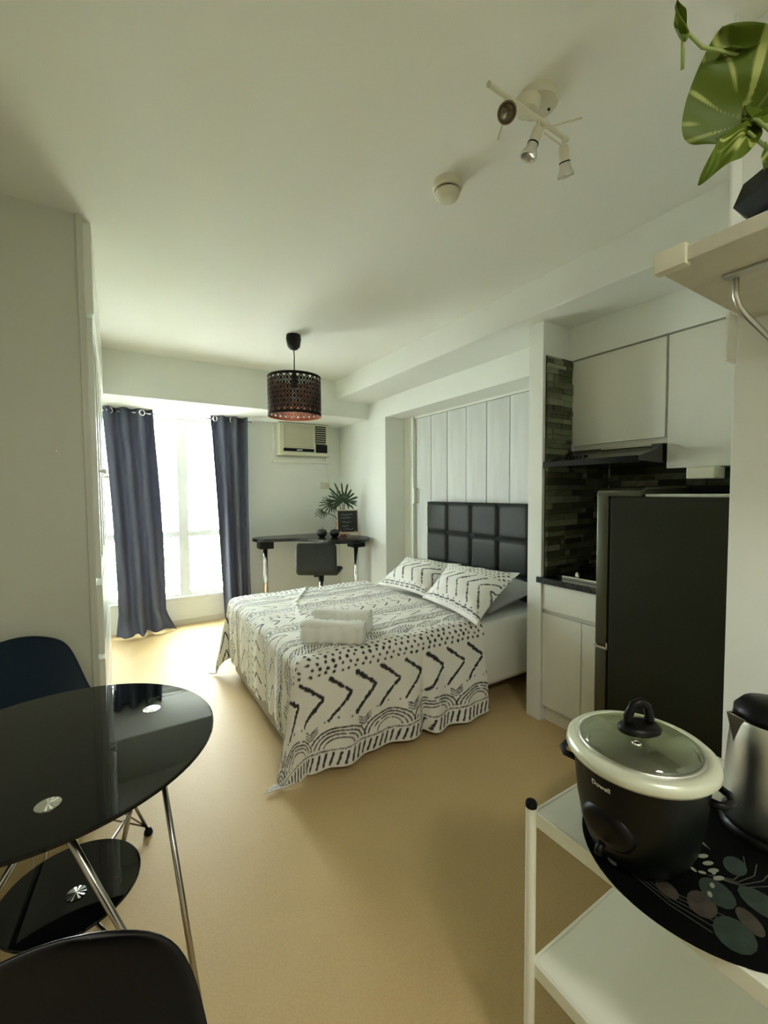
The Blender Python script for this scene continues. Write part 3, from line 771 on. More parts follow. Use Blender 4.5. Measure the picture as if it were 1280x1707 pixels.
# towels: two folded rolls
def towel(label, c, yaw, L, W, Hh, seed):
    t = thing('folded_towel', label, 'towel', c, 'folded white towels on the quilt')
    M = Matrix.Translation(c) @ Matrix.Rotation(yaw, 4, 'Z')
    g = G(); n = 26
    def ring(k, u, rs=1.0):
        t_ = 2*PI*k/n; cx, cz = math.cos(t_), math.sin(t_)
        e = .55
        y = math.copysign(abs(cx)**e, cx)*W/2*rs; z = math.copysign(abs(cz)**e, cz)*Hh/2*rs+Hh/2
        y += .006*math.sin(5*u+seed); z += .004*math.sin(9*u+k*.7+seed)
        return y, max(z, .002)
    def fn(u, v):
        k = u*n
        rs = 1-.25*max(0, abs(2*v-1)-.9)/.1
        y, z = ring(k, v*6, rs); return ((v-.5)*L, y, z)
    g.grid(fn, n, 30, closed_u=True)
    nn = 30
    g.f.append(tuple(range(n-1, -1, -1))); g.f.append(tuple((nn-1)*n+k for k in range(n)))
    obj('roll', g.xf(M), m_towel, t, smooth=True)
    g = G(); g.grid(lambda u, v: ((v-.5)*L*.99, (u-.5)*W*.62-.01, Hh+.004+.004*math.sin(3*v+u*2+seed)-.02*abs(2*u-1)**3), 10, 24)
    obj('top_flap', g.xf(M), m_towel, t, smooth=True, solid=.010)
ya = math.atan2(1.934-2.125, 1.02-.805)
towel('folded white towel in front on the quilt, nearer the foot of the bed', (.985, 2.085, .573), ya+.08, .345, .17, .105, 1)
towel('folded white towel behind its twin on the quilt, nearer the pillows', (1.10, 2.215, .573), ya+.08, .345, .15, .120, 2)

# ------------------------------------------------------------------ kitchen
ct = obj('countertop', B(2.105, 2.78, 1.235, 1.655, .838, .872), m_counter, None, bevel=.003, label='black countertop over the white base cabinet beside the fridge', cat='countertop')
kc = thing('base_cabinet', 'white base cabinet with drawer and doors left of the fridge', 'cabinet', (2.45, 1.4, 0))
obj('carcass', B(2.15, 2.77, 1.225, 1.628, .10, .836), m_white, kc)
obj('toe_kick', B(2.165, 2.77, 1.225, 1.628, .0, .10), m_white, kc)
obj('drawer_front', B(2.13, 2.15, 1.225, 1.626, .682, .832), m_white, kc, bevel=.002)
obj('finger_rail', B(2.138, 2.15, 1.225, 1.605, .660, .681), m_panel, kc)
obj('door', B(2.13, 2.15, 1.376, 1.626, .10, .658), m_white, kc, bevel=.002)
obj('door', B(2.13, 2.15, 1.228, 1.372, .10, .658), m_white, kc, bevel=.002)
hob = thing('gas_hob', 'black glass gas hob with steel trim set in the countertop', 'hob', (2.4, 1.42, .872))
obj('glass_plate', B(2.19, 2.66, 1.24, 1.60, .8725, .884), m_hood, hob, bevel=.003)
obj('front_trim', B(2.175, 2.19, 1.24, 1.53, .8725, .892), m_chrome, hob, bevel=.002)
for y, x in ((1.475, 2.24), (1.32, 2.24)):
    obj('control_knob', G().lathe([(.017, .884), (.015, .905), (.010, .912), (0, .912)], (x, y, 0), 18), m_chrome, hob, smooth=True, auto=35)
for y in (1.34, 1.50):
    obj('burner', G().lathe([(.05, .884), (.05, .895), (.03, .903), (0, .903)], (2.44, y, 0), 24), m_black, hob, smooth=True, auto=35)
    g = G()
    for q in range(4):
        a = q*PI/2+PI/4
        g.tube([(2.44+.03*math.cos(a), y+.03*math.sin(a), .912), (2.44+.09*math.cos(a), y+.09*math.sin(a)*.8, .912), (2.44+.092*math.cos(a), y+.092*math.sin(a)*.8, .886)], .004, 6)
    obj('pan_support', g, m_black, hob)
# upper cabinets
uc = thing('wall_cabinet', 'wide white wall cabinet over the cooker hood', 'cabinet', (2.55, 1.34, 1.62), 'white wall cabinets in the kitchen')
obj('carcass', B(2.39, 2.775, 1.088, 1.628, 1.622, 2.160), m_white, uc)
obj('door', B(2.37, 2.389, 1.090, 1.602, 1.650, 2.155), m_white, uc, bevel=.002)
obj('side_filler', B(2.372, 2.389, 1.604, 1.628, 1.622, 2.160), m_white, uc)
uc2 = thing('wall_cabinet', 'taller white wall cabinet above the fridge', 'cabinet', (2.55, .84, 1.49), 'white wall cabinets in the kitchen')
obj('carcass', B(2.39, 2.775, .52, 1.082, 1.50, 2.160), m_white, uc2)
obj('door', B(2.37, 2.389, .52, 1.078, 1.490, 2.155), m_white, uc2, bevel=.002)
obj('vent_box', B(2.28, 2.40, .84, .952, 1.432, 1.488), m_cream, None, bevel=.006, label='small beige plastic box under the taller wall cabinet', cat='box')
hd = thing('cooker_hood', 'slim black cooker hood under the wide wall cabinet', 'cooker hood', (2.4, 1.34, 1.52))
g = G().prism([(2.12, 1.520), (2.775, 1.520), (2.775, 1.620), (2.36, 1.618), (2.30, 1.590), (2.12, 1.545)], 1.088, 1.618, 'Y')
obj('canopy', g, m_hood, hd, bevel=.004)
obj('front_lip', B(2.108, 2.125, 1.088, 1.618, 1.516, 1.548), m_black, hd, bevel=.003)
obj('light_strip', B(2.33, 2.368, 1.14, 1.40, 1.6075, 1.6195), m_creamd, hd)
for q in range(6):
    obj('push_button', B(2.20, 2.235, 1.42+.022*q, 1.436+.022*q, 1.560, 1.578), m_matte, hd)
# stone mosaic
def stones():
    cols = [(0.060, 0.066, 0.030), (0.105, 0.112, 0.058), (0.17, 0.18, 0.105), (0.030, 0.033, 0.014), (0.26, 0.27, 0.18)]
    ms = [mat('split_stone_%s' % n_, c, .8, var=.25, vscale=25, bump=.6, bscale=70) for n_, c in zip(('olive', 'moss', 'sage', 'dark', 'pale'), cols)]
    sp = thing('stone_cladding', 'dark olive split-stone strip cladding on the kitchen side of the partition', 'stone cladding', (2.4, 1.625, .87))
    obj('backing', B(2.142, 2.78, 1.622, 1.6295, .875, 2.165), m_grout, sp)
    rnd = random.Random(5); z = .876
    while z < 2.16:
        hgt = rnd.choice((.022, .03, .036, .042)); z1 = min(z+hgt, 2.165); x = 2.143
        xe = 2.40 if z > 1.62 else 2.775
        while x < xe-.01:
            L = rnd.choice((.05, .09, .13, .17, .2)); x1 = min(x+L, xe)
            if xe-x1 < .025: x1 = xe
            d = rnd.uniform(.006, .017)
            o = obj('stone', B(x, x1-.002, 1.6225-d, 1.6225, z, z1-.0018), rnd.choices(ms, (4, 4, 2.5, 3, .8))[0], sp)
            x = x1
        z = z1
    sp2 = thing('stone_cladding', 'dark split-stone strip cladding behind the hob and under the hood', 'stone cladding', (2.775, 1.2, .87))
    obj('backing', B(2.770, 2.7795, .52, 1.60, .875, 1.62), m_grout, sp2)
    z = .9
    while z < 1.61:
        z1 = min(z+rnd.choice((.03, .038, .045)), 1.62); y = .75
        while y < 1.59:
            y1 = min(y+rnd.choice((.1, .15, .22)), 1.60); d = rnd.uniform(.006, .015)
            obj('stone', B(2.770-d, 2.770, y, y1-.002, z, z1-.0018), rnd.choices(ms, (4, 3, 1.5, 4, .3))[0], sp2); y = y1
        z = z1
stones()
# fridge
fr = thing('refrigerator', 'tall dark grey two-door refrigerator standing in the kitchen nook', 'refrigerator', (2.27, .9, 0))
obj('body', B(2.0, 2.55, .56, 1.150, .03, 1.350), m_fridge, fr, bevel=.006)
obj('door', B(2.003, 2.547, 1.162, 1.222, .618, 1.362), m_fdoor, fr, bevel=.012, smooth=True, auto=30)
obj('door', B(2.003, 2.547, 1.162, 1.222, .05, .606), m_fdoor, fr, bevel=.012, smooth=True, auto=30)
obj('door_gasket', B(2.012, 2.54, 1.150, 1.162, .05, 1.345), m_black, fr)
g = G(); g.box(1.999, 2.06, 1.158, 1.223, .606, .618); g.box(1.999, 2.004, 1.155, 1.162, .606, .64)
obj('hinge', g, m_chrome, fr)
g = G().prism([(2.0, 1.352), (2.55, 1.352), (2.55, 1.395), (2.06, 1.392), (2.01, 1.380)], 1.01, 1.222, 'Y')
obj('top_cap', g, m_fdoor, fr, bevel=.006)
obj('top_panel', B(2.02, 2.54, .57, 1.005, 1.350, 1.362), m_panel, fr, bevel=.003)
obj('rear_ledge', B(2.47, 2.55, .57, 1.005, 1.362, 1.400), m_black, fr, bevel=.004)
for x in (2.05, 2.5):
    for y in (.62, 1.1): obj('foot', G().lathe([(.02, 0), (.02, .031)], (x, y, 0), 12), m_black, fr)

# ------------------------------------------------------------------ pendant lamp
pd = thing('pendant_lamp', 'black perforated drum pendant lamp with copper lining, hung from the ceiling', 'lamp', (1.168, 3.12, ZC))
PXc, PYc = 1.172, 3.12
obj('ceiling_cup', G().lathe([(.052, ZC), (.056, ZC-.03), (.046, ZC-.085), (.026, ZC-.105), (0, ZC-.107)], (PXc, PYc, 0), 26), m_matte, pd, smooth=True)
obj('cord', G().tube([(PXc, PYc, ZC-.10), (PXc+.003, PYc, 2.40), (PXc, PYc, 2.255)], .004, 8), m_black, pd, smooth=True)
obj('lamp_holder', G().lathe([(.007, 2.30), (.020, 2.265), (.022, 2.19), (.020, 2.17), (0, 2.17)], (PXc, PYc, 0), 20), m_black, pd, smooth=True, auto=40)
SR, S0, S1 = .198, 1.955, 2.248
def lattice(R, off, th_):
    g = G(); N = 26; rows_ = 8; zz0, zz1 = S0+.018, S1-.016; dz = (zz1-zz0)/rows_; wd = .0046
    def P(a, z, r): return Vector((PXc+r*math.cos(a), PYc+r*math.sin(a), z))
    da = 2*PI/N
    for i in range(N):
        for j in range(rows_):
            for s_ in (1, -1):
                a0 = da*(i+.5*(j % 2)); a1 = a0+s_*da/2; z0 = zz0+dz*j; z1 = z0+dz
                p0, p1 = P(a0, z0, R), P(a1, z1, R)
                d = (p1-p0).normalized(); nrm = Vector((math.cos((a0+a1)/2), math.sin((a0+a1)/2), 0)); q = d.cross(nrm).normalized()*wd
                g.add([p0-q, p0+q, p1+q, p1-q], [(0, 1, 2, 3)])
            # the small solid lozenge in the middle of each cell
            if j < rows_-1:
                a0 = da*(i+.5*(j % 2)+ .0); zc_ = zz0+dz*(j+1); k = .60
                g.add([P(a0-da/2*k, zc_, R), P(a0, zc_-dz*k, R), P(a0+da/2*k, zc_, R), P(a0, zc_+dz*k, R)], [(0, 1, 2, 3)])
    for za, zb in ((S0, S0+.022), (S1-.020, S1)):
        g.grid(lambda u, v, za=za, zb=zb: tuple(P(2*PI*u, za+(zb-za)*v, R)), 68, 2, closed_u=True)
    return g
obj('shade', lattice(SR, 0, .001), m_matte, pd, recalc=False)
obj('shade_lining', lattice(SR-.0025, 0, .001), m_copper, pd, recalc=False, label='copper inner face of the shade')
g = G()
for q in range(3):
    a = q*2*PI/3+.4; g.tube([(PXc+.02*math.cos(a), PYc+.02*math.sin(a), 2.19), (PXc+(SR-.004)*math.cos(a), PYc+(SR-.004)*math.sin(a), 2.236)], .0025, 6)
g.tube([(PXc+.02*math.cos(t), PYc+.02*math.sin(t), 2.19) for t in np.linspace(0, 2*PI, 17)[:-1]], .0025, 6, closed=True)
obj('spider', g, m_black, pd)
obj('bulb', G().lathe([(.012, 2.17), (.014, 2.14), (.022, 2.11), (.024, 2.09), (.016, 2.07), (0, 2.063)], (PXc, PYc, 0), 18), m_gloss, pd, smooth=True)

# ------------------------------------------------------------------ ceiling spot bar, smoke detector
sp = thing('ceiling_spotlight', 'cream ceiling light with three small spots on a straight bar', 'ceiling light', (1.11, .88, ZC))
obj('ceiling_rose', G().lathe([(.060, ZC), (.060, ZC-.016), (.054, ZC-.024), (0, ZC-.026)], (1.113, .885, 0), 34), m_lamp, sp, smooth=True, auto=40)
obj('screw', G().lathe([(.004, ZC-.028), (.004, ZC-.024), (0, ZC-.024)], (1.148, .872, 0), 10), m_black, sp)
obj('rose_neck', G().lathe([(.040, ZC-.024), (.038, ZC-.040), (.030, ZC-.052), (0, ZC-.054)], (1.075, .893, 0), 26), m_lamp, sp, smooth=True, auto=40)
obj('stem', G().tube([(1.075, .890, ZC-.05), (1.07, .880, 2.478)], .006, 10), m_lamp, sp, smooth=True)
b0, b1 = Vector((.882, .860, 2.47)), Vector((1.226, .862, 2.47))
obj('bar', G().tube([b0, b1], .0072, 12), m_lamp, sp, smooth=True, auto=40)
obj('bar_end', G().lathe([(.0074, -.002), (.0074, .002), (0, .002)], tuple(b0), 12, Matrix.Rotation(PI/2, 3, 'Y')), m_creamd, sp)
def spot(x, aim, lever, dark):
    j = Vector((x, .861, 2.47)); k = j+Vector((0, 0, -.030)); aim = Vector(aim).normalized()
    head = obj('spot_head', G().tube([j, k], .0055, 8), m_lamp, sp, smooth=True)
    q = Vector((0, 0, 1)).rotation_difference(aim).to_matrix() @ Matrix.Diagonal((1, 1, .84))
    st_ = k-aim*.002
    obj('socket_cup', G().lathe([(0, -.004), (.014, 0), (.0155, .012), (.0155, .048), (0, .048)], st_, 20, q), m_lamp, head, smooth=True, auto=40)
    obj('seal_ring', G().lathe([(.0165, .048), (.0165, .052)], st_, 20, q), m_black, head)
    obj('bulb', G().lathe([(.0150, .052), (.0165, .066), (.0245, .088), (.0250, .094), (.021, .094), (.016, .086), (0, .080)], st_, 24, q), m_bulbdark if dark else m_bulb, head, smooth=True, auto=50)
    obj('lever', G().tube([k, k+Vector(lever)], .0026, 8), m_lamp, head)
spot(.955, (-.80, -.70, -1.06), (-.015, .02, -.075), True)
spot(1.085, (-.15, .16, -.60), (.085, -.085, .01), False)
spot(1.205, (.26, .10, -.62), (-.075, .012, .018), False)
sd = thing('smoke_detector', 'round cream smoke detector on the ceiling beside the spot bar', 'smoke detector', (1.115, 1.30, ZC))
obj('mount_ring', G().lathe([(.056, ZC), (.056, ZC-.022), (.050, ZC-.028), (0, ZC-.028)], (1.115, 1.302, 0), 34), m_lamp, sd, smooth=True, auto=40)
obj('gap_ring', G().lathe([(.042, ZC-.028), (.042, ZC-.036), (0, ZC-.036)], (1.115, 1.302, 0), 30), m_redwood, sd)
obj('dome_cover', G().lathe([(.048, ZC-.036), (.048, ZC-.043), (.042, ZC-.054), (.022, ZC-.062), (0, ZC-.063)], (1.115, 1.302, 0), 34), m_cream, sd, smooth=True, auto=60)
# made-up ceiling fixture to go with the fill light, out of view
en = thing('fill_fixture', 'round ceiling fixture added for the fill light, unseen behind the camera', 'ceiling light', (.35, -.95, ZC))
obj('base_ring', G().lathe([(.19, ZC), (.19, ZC-.03), (.175, ZC-.035), (0, ZC-.035)], (.35, -.95, 0), 30), m_gloss, en)

# ------------------------------------------------------------------ dining table
TZ, TCX, TCY, TR = .75, -.146, 1.312, .367
tb = thing('dining_table', 'black glass dining table with a smaller lower glass and chrome rod legs', 'table', (TCX, TCY, 0))
obj('glass_top', G().lathe([(TR-.003, TZ-.010), (TR, TZ-.008), (TR, TZ-.002), (TR-.003, TZ)], (TCX, TCY, 0), 96), m_tabglass, tb)
LZ, LX, LY, LR = .38, -.124, 1.313, .154
obj('lower_glass', G().lathe([(LR-.002, LZ-.008), (LR, LZ-.006), (LR, LZ-.002), (LR-.002, LZ)], (LX, LY, 0), 64), m_tabglass, tb, label='smaller round black glass shelf')
capa = [math.radians(a) for a in (-87, 22, 140)]
foota = [math.radians(a) for a in (-44, 76, 196)]
capp = [(TCX+.236*math.cos(a), TCY+.236*math.sin(a)) for a in capa]
feet = [(.150, 1.00), (TCX+.10, TCY+.40), (TCX-.40, TCY-.12)]
for x, y in capp:
    g = G(); n = 24
    v = [(x, y, TZ+.0032)]; f = []
    for q in range(n):
        a = 2*PI*q/n; v.append((x+.021*math.cos(a), y+.021*math.sin(a), TZ+.0012+.0010*(q % 2)))
    f = [(0, 1+q, 1+(q+1) % n) for q in range(n)]
    g.add(v, f); obj('metal_cap', g, m_foil, tb, recalc=False, label='round bright metal cap on the glass')
    obj('cap_disc', G().lathe([(.023, TZ-.0), (.023, TZ+.0014), (0, TZ+.0014)], (x, y, 0), 24), m_foil, tb)
    obj('under_boss', G().lathe([(.018, TZ-.035), (.022, TZ-.010), (0, TZ-.010)], (x, y, 0), 18), m_rod, tb)
g = G(); v = [(LX+.012, LY-.03, LZ+.004)]; n = 24
for q in range(n):
    a = 2*PI*q/n; v.append((LX+.012+.022*math.cos(a), LY-.03+.022*math.sin(a), LZ+.0012+.001*(q % 2)))
g.add(v, [(0, 1+q, 1+(q+1) % n) for q in range(n)]); obj('metal_cap', g, m_foil, tb, recalc=False)
obj('under_boss', G().lathe([(.0, LZ-.05), (.020, LZ-.045), (.022, LZ-.008), (0, LZ-.008)], (LX, LY, 0), 18), m_rod, tb)
pairs = [(0, 0), (0, 2), (1, 0), (1, 1), (2, 1), (2, 2)]
for ci, fi in pairs:
    cx_, cy_ = capp[ci]; fx, fy = feet[fi]
    d = Vector((fx-cx_, fy-cy_, 0)).normalized()*.012
    obj('leg', G().tube([(cx_+d.x, cy_+d.y, TZ-.02), (fx-d.x*.3, fy-d.y*.3, .012)], .0075, 12), m_rod, tb, smooth=True)
for x, y in feet:
    obj('foot', G().lathe([(.016, 0), (.018, .006), (.012, .02), (0, .02)], (x, y, 0), 16), m_black, tb, smooth=True)
g = G()
for k in range(3):
    a, b = capp[k], feet[k]
    c, d_ = capp[k], LZ-.02
    t_ = (TZ-LZ)/TZ; pt = (a[0]+(feet[(k) % 3][0]-a[0])*t_, a[1]+(feet[(k) % 3][1]-a[1])*t_, LZ-.016)
    g.tube([(LX, LY, LZ-.03), pt], .005, 8)
obj('shelf_support', g, m_rod, tb, smooth=True)

# ------------------------------------------------------------------ moulded shell chairs
def shell_chair(label, M, m_shell, group):
    P0 = M @ Vector((0, 0, 0)); t = thing('shell_chair', label, 'chair', tuple(P0), group)
    prof = [(-.235, .826, .085), (-.234, .808, .160), (-.228, .76, .205), (-.212, .67, .224), (-.185, .58, .230), (-.155, .51, .234), (-.09, .457, .236), (0, .440, .236), (.09, .447, .234), (.17, .455, .226), (.22, .450, .200), (.238, .432, .160)]
    g = G(); n = 25
    for i, (y, z, wd) in enumerate(prof):
        if i == 0: d = Vector((0, prof[1][0]-y, prof[1][1]-z))
        elif i == len(prof)-1: d = Vector((0, y-prof[-2][0], z-prof[-2][1]))
        else: d = Vector((0, prof[i+1][0]-prof[i-1][0], prof[i+1][1]-prof[i-1][1]))
        d.normalize(); nn = Vector((0, -d.z, d.y))       # pointing to the sitter
        t_ = i/(len(prof)-1)
        curl = (.012+.050*min(1, t_/.45))*(1-.35*max(0, t_-.5)*2)
        for k in range(n):
            u = 2*k/(n-1)-1
            p = Vector((u*wd, y, z))+nn*(curl*abs(u)**2.6)
            if i == 0: p.z -= .012*abs(u)**2.5
            if i == 1: p.z -= .022*abs(u)**2.5
            if i == 2: p.z -= .012*abs(u)**2.5
            g.v.append(tuple(M @ p))
    for i in range(len(prof)-1):
        for k in range(n-1): g.f.append((i*n+k, i*n+k+1, (i+1)*n+k+1, (i+1)*n+k))
    obj('seat_shell', g, m_shell, t, smooth=True, solid=.008, sub=2)
    tops = [(-.09, -.07), (.09, -.07), (.09, .11), (-.09, .11)]; ft = [(-.205, -.20), (.205, -.20), (.205, .205), (-.205, .205)]
    for (tx, ty), (fx, fy) in zip(tops, ft):
        obj('leg', G().tube([M @ Vector((tx, ty, .425)), M @ Vector((fx, fy, .014))], .0058, 8), m_rod, t, smooth=True)
        obj('foot_glide', G().lathe([(.014, 0), (.017, .005), (.015, .016), (.008, .028), (0, .028)], tuple(M @ Vector((fx, fy, 0))), 14), m_black, t, smooth=True)
    g = G()
    def at(i, k): a, b = Vector((*tops[i], .425)), Vector((*ft[i], .014)); return a+(b-a)*k
    for i in range(4):
        j = (i+1) % 4
        for k0, k1 in ((.95, .15), (.15, .95)): g.tube([M @ at(i, k0), M @ (at(i, .5)*.35+at(j, .5)*.35+Vector((0, 0, .22))*.3), M @ at(j, k1)], .0032, 6)
        g.tube([M @ at(i, .42), M @ at(j, .42)], .0032, 6); g.tube([M @ Vector((*tops[i], .425)), M @ Vector((*tops[j], .425))], .004, 6)
    obj('wire_brace', g, m_rod, t, smooth=True)
shell_chair('black moulded shell chair in the foreground, cut off by the picture edge', Matrix.Translation((-.118, .418, 0)) @ Matrix.Rotation(math.radians(187), 4, 'Z'), m_blkshell, 'shell chairs at the glass table')
shell_chair('navy moulded shell chair on the far side of the glass table', Matrix.Translation((-.215, 1.950, 0)) @ Matrix.Rotation(math.radians(-139), 4, 'Z'), m_navy, 'shell chairs at the glass table')

# ------------------------------------------------------------------ cart
CZ = .68
cx0, cx1, cy0, cy1 = .752, 1.32, -.12, .598
cart = thing('metal_cart', 'white painted metal shelf cart standing in the right foreground', 'cart', ((cx0+cx1)/2, .25, 0))
for x in (cx0, cx1):
    for y in (cy0, cy1):
        obj('post', G().tube([(x, y, .012), (x, y, CZ+.012)], .0115, 16), m_wmetal, cart, smooth=True, auto=40)
        obj('end_cap', G().lathe([(.0125, CZ+.010), (.0128, CZ+.018), (.010, CZ+.022), (0, CZ+.0225)], (x, y, 0), 18), m_black, cart, smooth=True, auto=50, label='black plastic end cap')
        obj('foot', G().lathe([(.014, 0), (.014, .014)], (x, y, 0), 14), m_black, cart)
for z in (CZ, .335):
    g = G(); g.box(cx0+.008, cx1-.008, cy0+.006, cy1-.006, z-.004, z)
    sh = obj('shelf_board', g, m_wmetal, cart)
    g = G(); g.box(cx0+.002, cx0+.010, cy0, cy1, z-.030, z+.001); g.box(cx1-.010, cx1-.002, cy0, cy1, z-.030, z+.001)
    g.box(cx0, cx1, cy1-.008, cy1, z-.030, z+.001); g.box(cx0, cx1, cy0, cy0+.008, z-.030, z+.001)
    obj('shelf_rim', g, m_wmetal, cart, bevel=.002)

# round placemat with botanical print (flat print on a real disc)
def placemat():
    c = Vector((.925, .345, CZ+.001)); R = .205
    o = obj('placemat', G().lathe([(R, CZ+.0005), (R, CZ+.003), (R-.002, CZ+.0035)], (c.x, c.y, 0), 72), m_mat, None, label='round black placemat with leaf and flower print on the cart', cat='placemat')
    z = CZ+.0039; zi = [0]
    pale = mat('pale_print', (0.22, 0.235, 0.18), .6); gr = mat('green_print', (0.012, 0.026, 0.017), .6, var=.5, vscale=40); br = mat('brown_print', (0.034, 0.027, 0.018), .6, var=.5, vscale=40); gy = mat('grey_print', (0.055, 0.06, 0.05), .6, var=.4, vscale=50)
    def leaf(x, y, L, W, a, m_):
        v = []; zi[0] += 1; z_ = z+.00008*zi[0]
        for q in range(14):
            t = 2*PI*q/14; px, py = L/2*math.cos(t), W/2*math.sin(t)
            v.append((x+px*math.cos(a)-py*math.sin(a), y+px*math.sin(a)+py*math.cos(a), z_))
        obj('print_leaf', G().add(v, [tuple(range(14))]), m_, o, recalc=False)
    def stem(P, m_):
        g = G()
        for p, q in zip(P[:-1], P[1:]):
            d = (Vector(q)-Vector(p)).normalized(); n_ = Vector((-d.y, d.x))*.0008
            g.add([(p[0]-n_.x, p[1]-n_.y, z), (q[0]-n_.x, q[1]-n_.y, z), (q[0]+n_.x, q[1]+n_.y, z), (p[0]+n_.x, p[1]+n_.y, z)], [(0, 1, 2, 3)])
        obj('print_stem', g, m_, o, recalc=False)
    for x, y, a in ((.789, .462, .1-1.0), (.793, .441, -1.1), (.770, .428, -1.9)): leaf(x, y, .021, .010, a, pale)
    for k in range(5):
        stem([(.775+.006*k, .395-.0*k), (.768+.008*k, .33), (.775+.014*k, .27-.005*k)], gy)
    leaf(.815, .300, .055, .042, .3, br); leaf(.795, .345, .040, .030, 1.2, br); leaf(.860, .295, .060, .050, .8, gr); leaf(.800, .250, .065, .055, .2, gr)
    leaf(.900, .245, .070, .050, 1.4, gr); leaf(.845, .245, .05, .03, .9, br); leaf(.950, .300, .050, .035, .2, gr); leaf(.86, .20, .06, .035, .1, gy)
    for k in range(4): leaf(.895+.010*k, .305+.012*k, .022, .009, -.4, pale)
    for x, y, a in ((.901, .315, .2), (.877, .338, 1.3), (.883, .326, 2.4), (.845, .300, .4), (.868, .305, .3)): leaf(x, y, .013, .007, a, pale)
    for k in range(4): stem([(.885, .322), (.915, .290-.006*k), (.955, .285-.012*k), (.99, .30-.02*k)], gy)
    for k in range(3): stem([(1.0, .43+.01*k), (.975, .38+.012*k), (.955, .34)], pale)
placemat()

# rice cooker
RC = Vector((.838, .418, CZ+.0042))
rc = thing('rice_cooker', 'dark rice cooker with pale rim and glass lid standing on the placemat', 'rice cooker', tuple(RC))
z0 = RC.z
obj('body', G().lathe([(.055, .006), (.072, .006), (.086, .018), (.098, .05), (.107, .10), (.112, .15), (.115, .185), (.117, .200), (.10, .200)], (RC.x, RC.y, z0), 64), m_cooker, rc, smooth=True)
obj('foot_ring', G().lathe([(.060, 0), (.066, 0), (.066, .010), (.055, .010)], (RC.x, RC.y, z0), 40), m_black, rc)
obj('rim', G().lathe([(.112, .186), (.122, .187), (.1285, .195), (.1265, .207), (.118, .214), (.106, .213), (.102, .206)], (RC.x, RC.y, z0), 72), m_rim, rc, smooth=True)
lid = obj('glass_lid', G().lathe([(.103, .208), (.098, .218), (.080, .229), (.055, .237), (.025, .2415), (0, .242)], (RC.x, RC.y, z0), 56), m_lid, rc, smooth=True)
obj('lid_ring', G().lathe([(.1005, .207), (.1055, .2085), (.106, .2135), (.102, .2155), (.0985, .2135)], (RC.x, RC.y, z0), 64), m_steel, lid, smooth=True)
obj('inner_pot', G().lathe([(.100, .204), (.096, .19), (.090, .06), (.07, .045), (0, .045)], (RC.x, RC.y, z0), 48), m_steel, rc, smooth=True, recalc=False)
Mk = Matrix.Translation((RC.x, RC.y, z0)) @ Matrix.Rotation(math.radians(-28), 4, 'Z')
g = G().lathe([(.040, .2365), (.041, .243), (.034, .249), (.014, .253), (0, .253)], (0, 0, 0), 30, None, .70).xf(Mk)
kb = obj('lid_knob', g, m_black, lid, smooth=True)
g = G(); g.tube([(-.020, 0, .245), (-.023, 0, .266), (-.012, 0, .288), (.002, 0, .293), (.015, 0, .282), (.020, 0, .262), (.017, 0, .245)], [.010, .0085, .0075, .0075, .0075, .0085, .010], 10)
obj('knob_loop', g.xf(Mk), m_black, kb, smooth=True)
obj('vent_ring', G().tube([(RC.x-.052+.006*math.cos(t), RC.y-.022+.006*math.sin(t), z0+.2385) for t in np.linspace(0, 2*PI, 17)[:-1]], .0025, 8, closed=True), m_chrome, lid, smooth=True)
obj('vent_hole', G().lathe([(.004, .2375), (.004, .2395), (0, .2395)], (RC.x-.052, RC.y-.022, z0), 12), m_black, lid)
def side_handle(ang):
    a = math.radians(ang); e = Vector((math.cos(a), math.sin(a), 0)); s_ = Vector((-e.y, e.x, 0)); c = RC+e*.108+Vector((0, 0, .150))
    P = [c-s_*.030-e*.004, c-s_*.028+e*.020, c-s_*.012+e*.032, c+s_*.012+e*.032, c+s_*.028+e*.020, c+s_*.030-e*.004]
    obj('side_handle', G().tube(P, .0065, 10), m_black, rc, smooth=True)
side_handle(-62); side_handle(104)
# round control housing and knob on the front-left of the body
a = math.radians(178); e = Vector((math.cos(a), math.sin(a), 0)); q = Vector((0, 0, 1)).rotation_difference((e+Vector((0, 0, -.12))).normalized()).to_matrix()
obj('control_housing', G().lathe([(.040, -.010), (.039, .004), (.033, .011), (.020, .013), (0, .013)], RC+e*.096+Vector((0, 0, .085)), 36, q, 1.25), m_black, rc, smooth=True, auto=50)
obj('switch_lever', G().tube([RC+e*.112+Vector((0, 0, .06)), RC+e*.122+Vector((0, 0, .055)), RC+e*.124+Vector((0, 0, .045))], .007, 8), m_black, rc, smooth=True)
# lettering on the body
def body_text(txt, zc_, ang0, size, R_):
    cu = bpy.data.curves.new('lettering', 'FONT'); cu.body = txt; cu.size = size; cu.align_x = 'CENTER'; cu.extrude = .0004
    to = bpy.data.objects.new('lettering_tmp', cu); COL.objects.link(to)
    dg = bpy.context.evaluated_depsgraph_get(); me = bpy.data.meshes.new_from_object(to.evaluated_get(dg)); COL.objects.unlink(to)
    g = G()
    for v in me.vertices:
        aa = math.radians(ang0)+v.co.x/R_; rr_ = R_+v.co.z+.0006+.10*v.co.y
        g.v.append((RC.x+rr_*math.cos(aa), RC.y+rr_*math.sin(aa), z0+zc_+v.co.y))
    g.f = [tuple(p.vertices) for p in me.polygons]
    obj('lettering', g, mat('white_print', (.75, .77, .7), .5), rc, label='small white lettering under the rim', recalc=False)
body_text('Dowell', .160, 176, .0125, .1135)
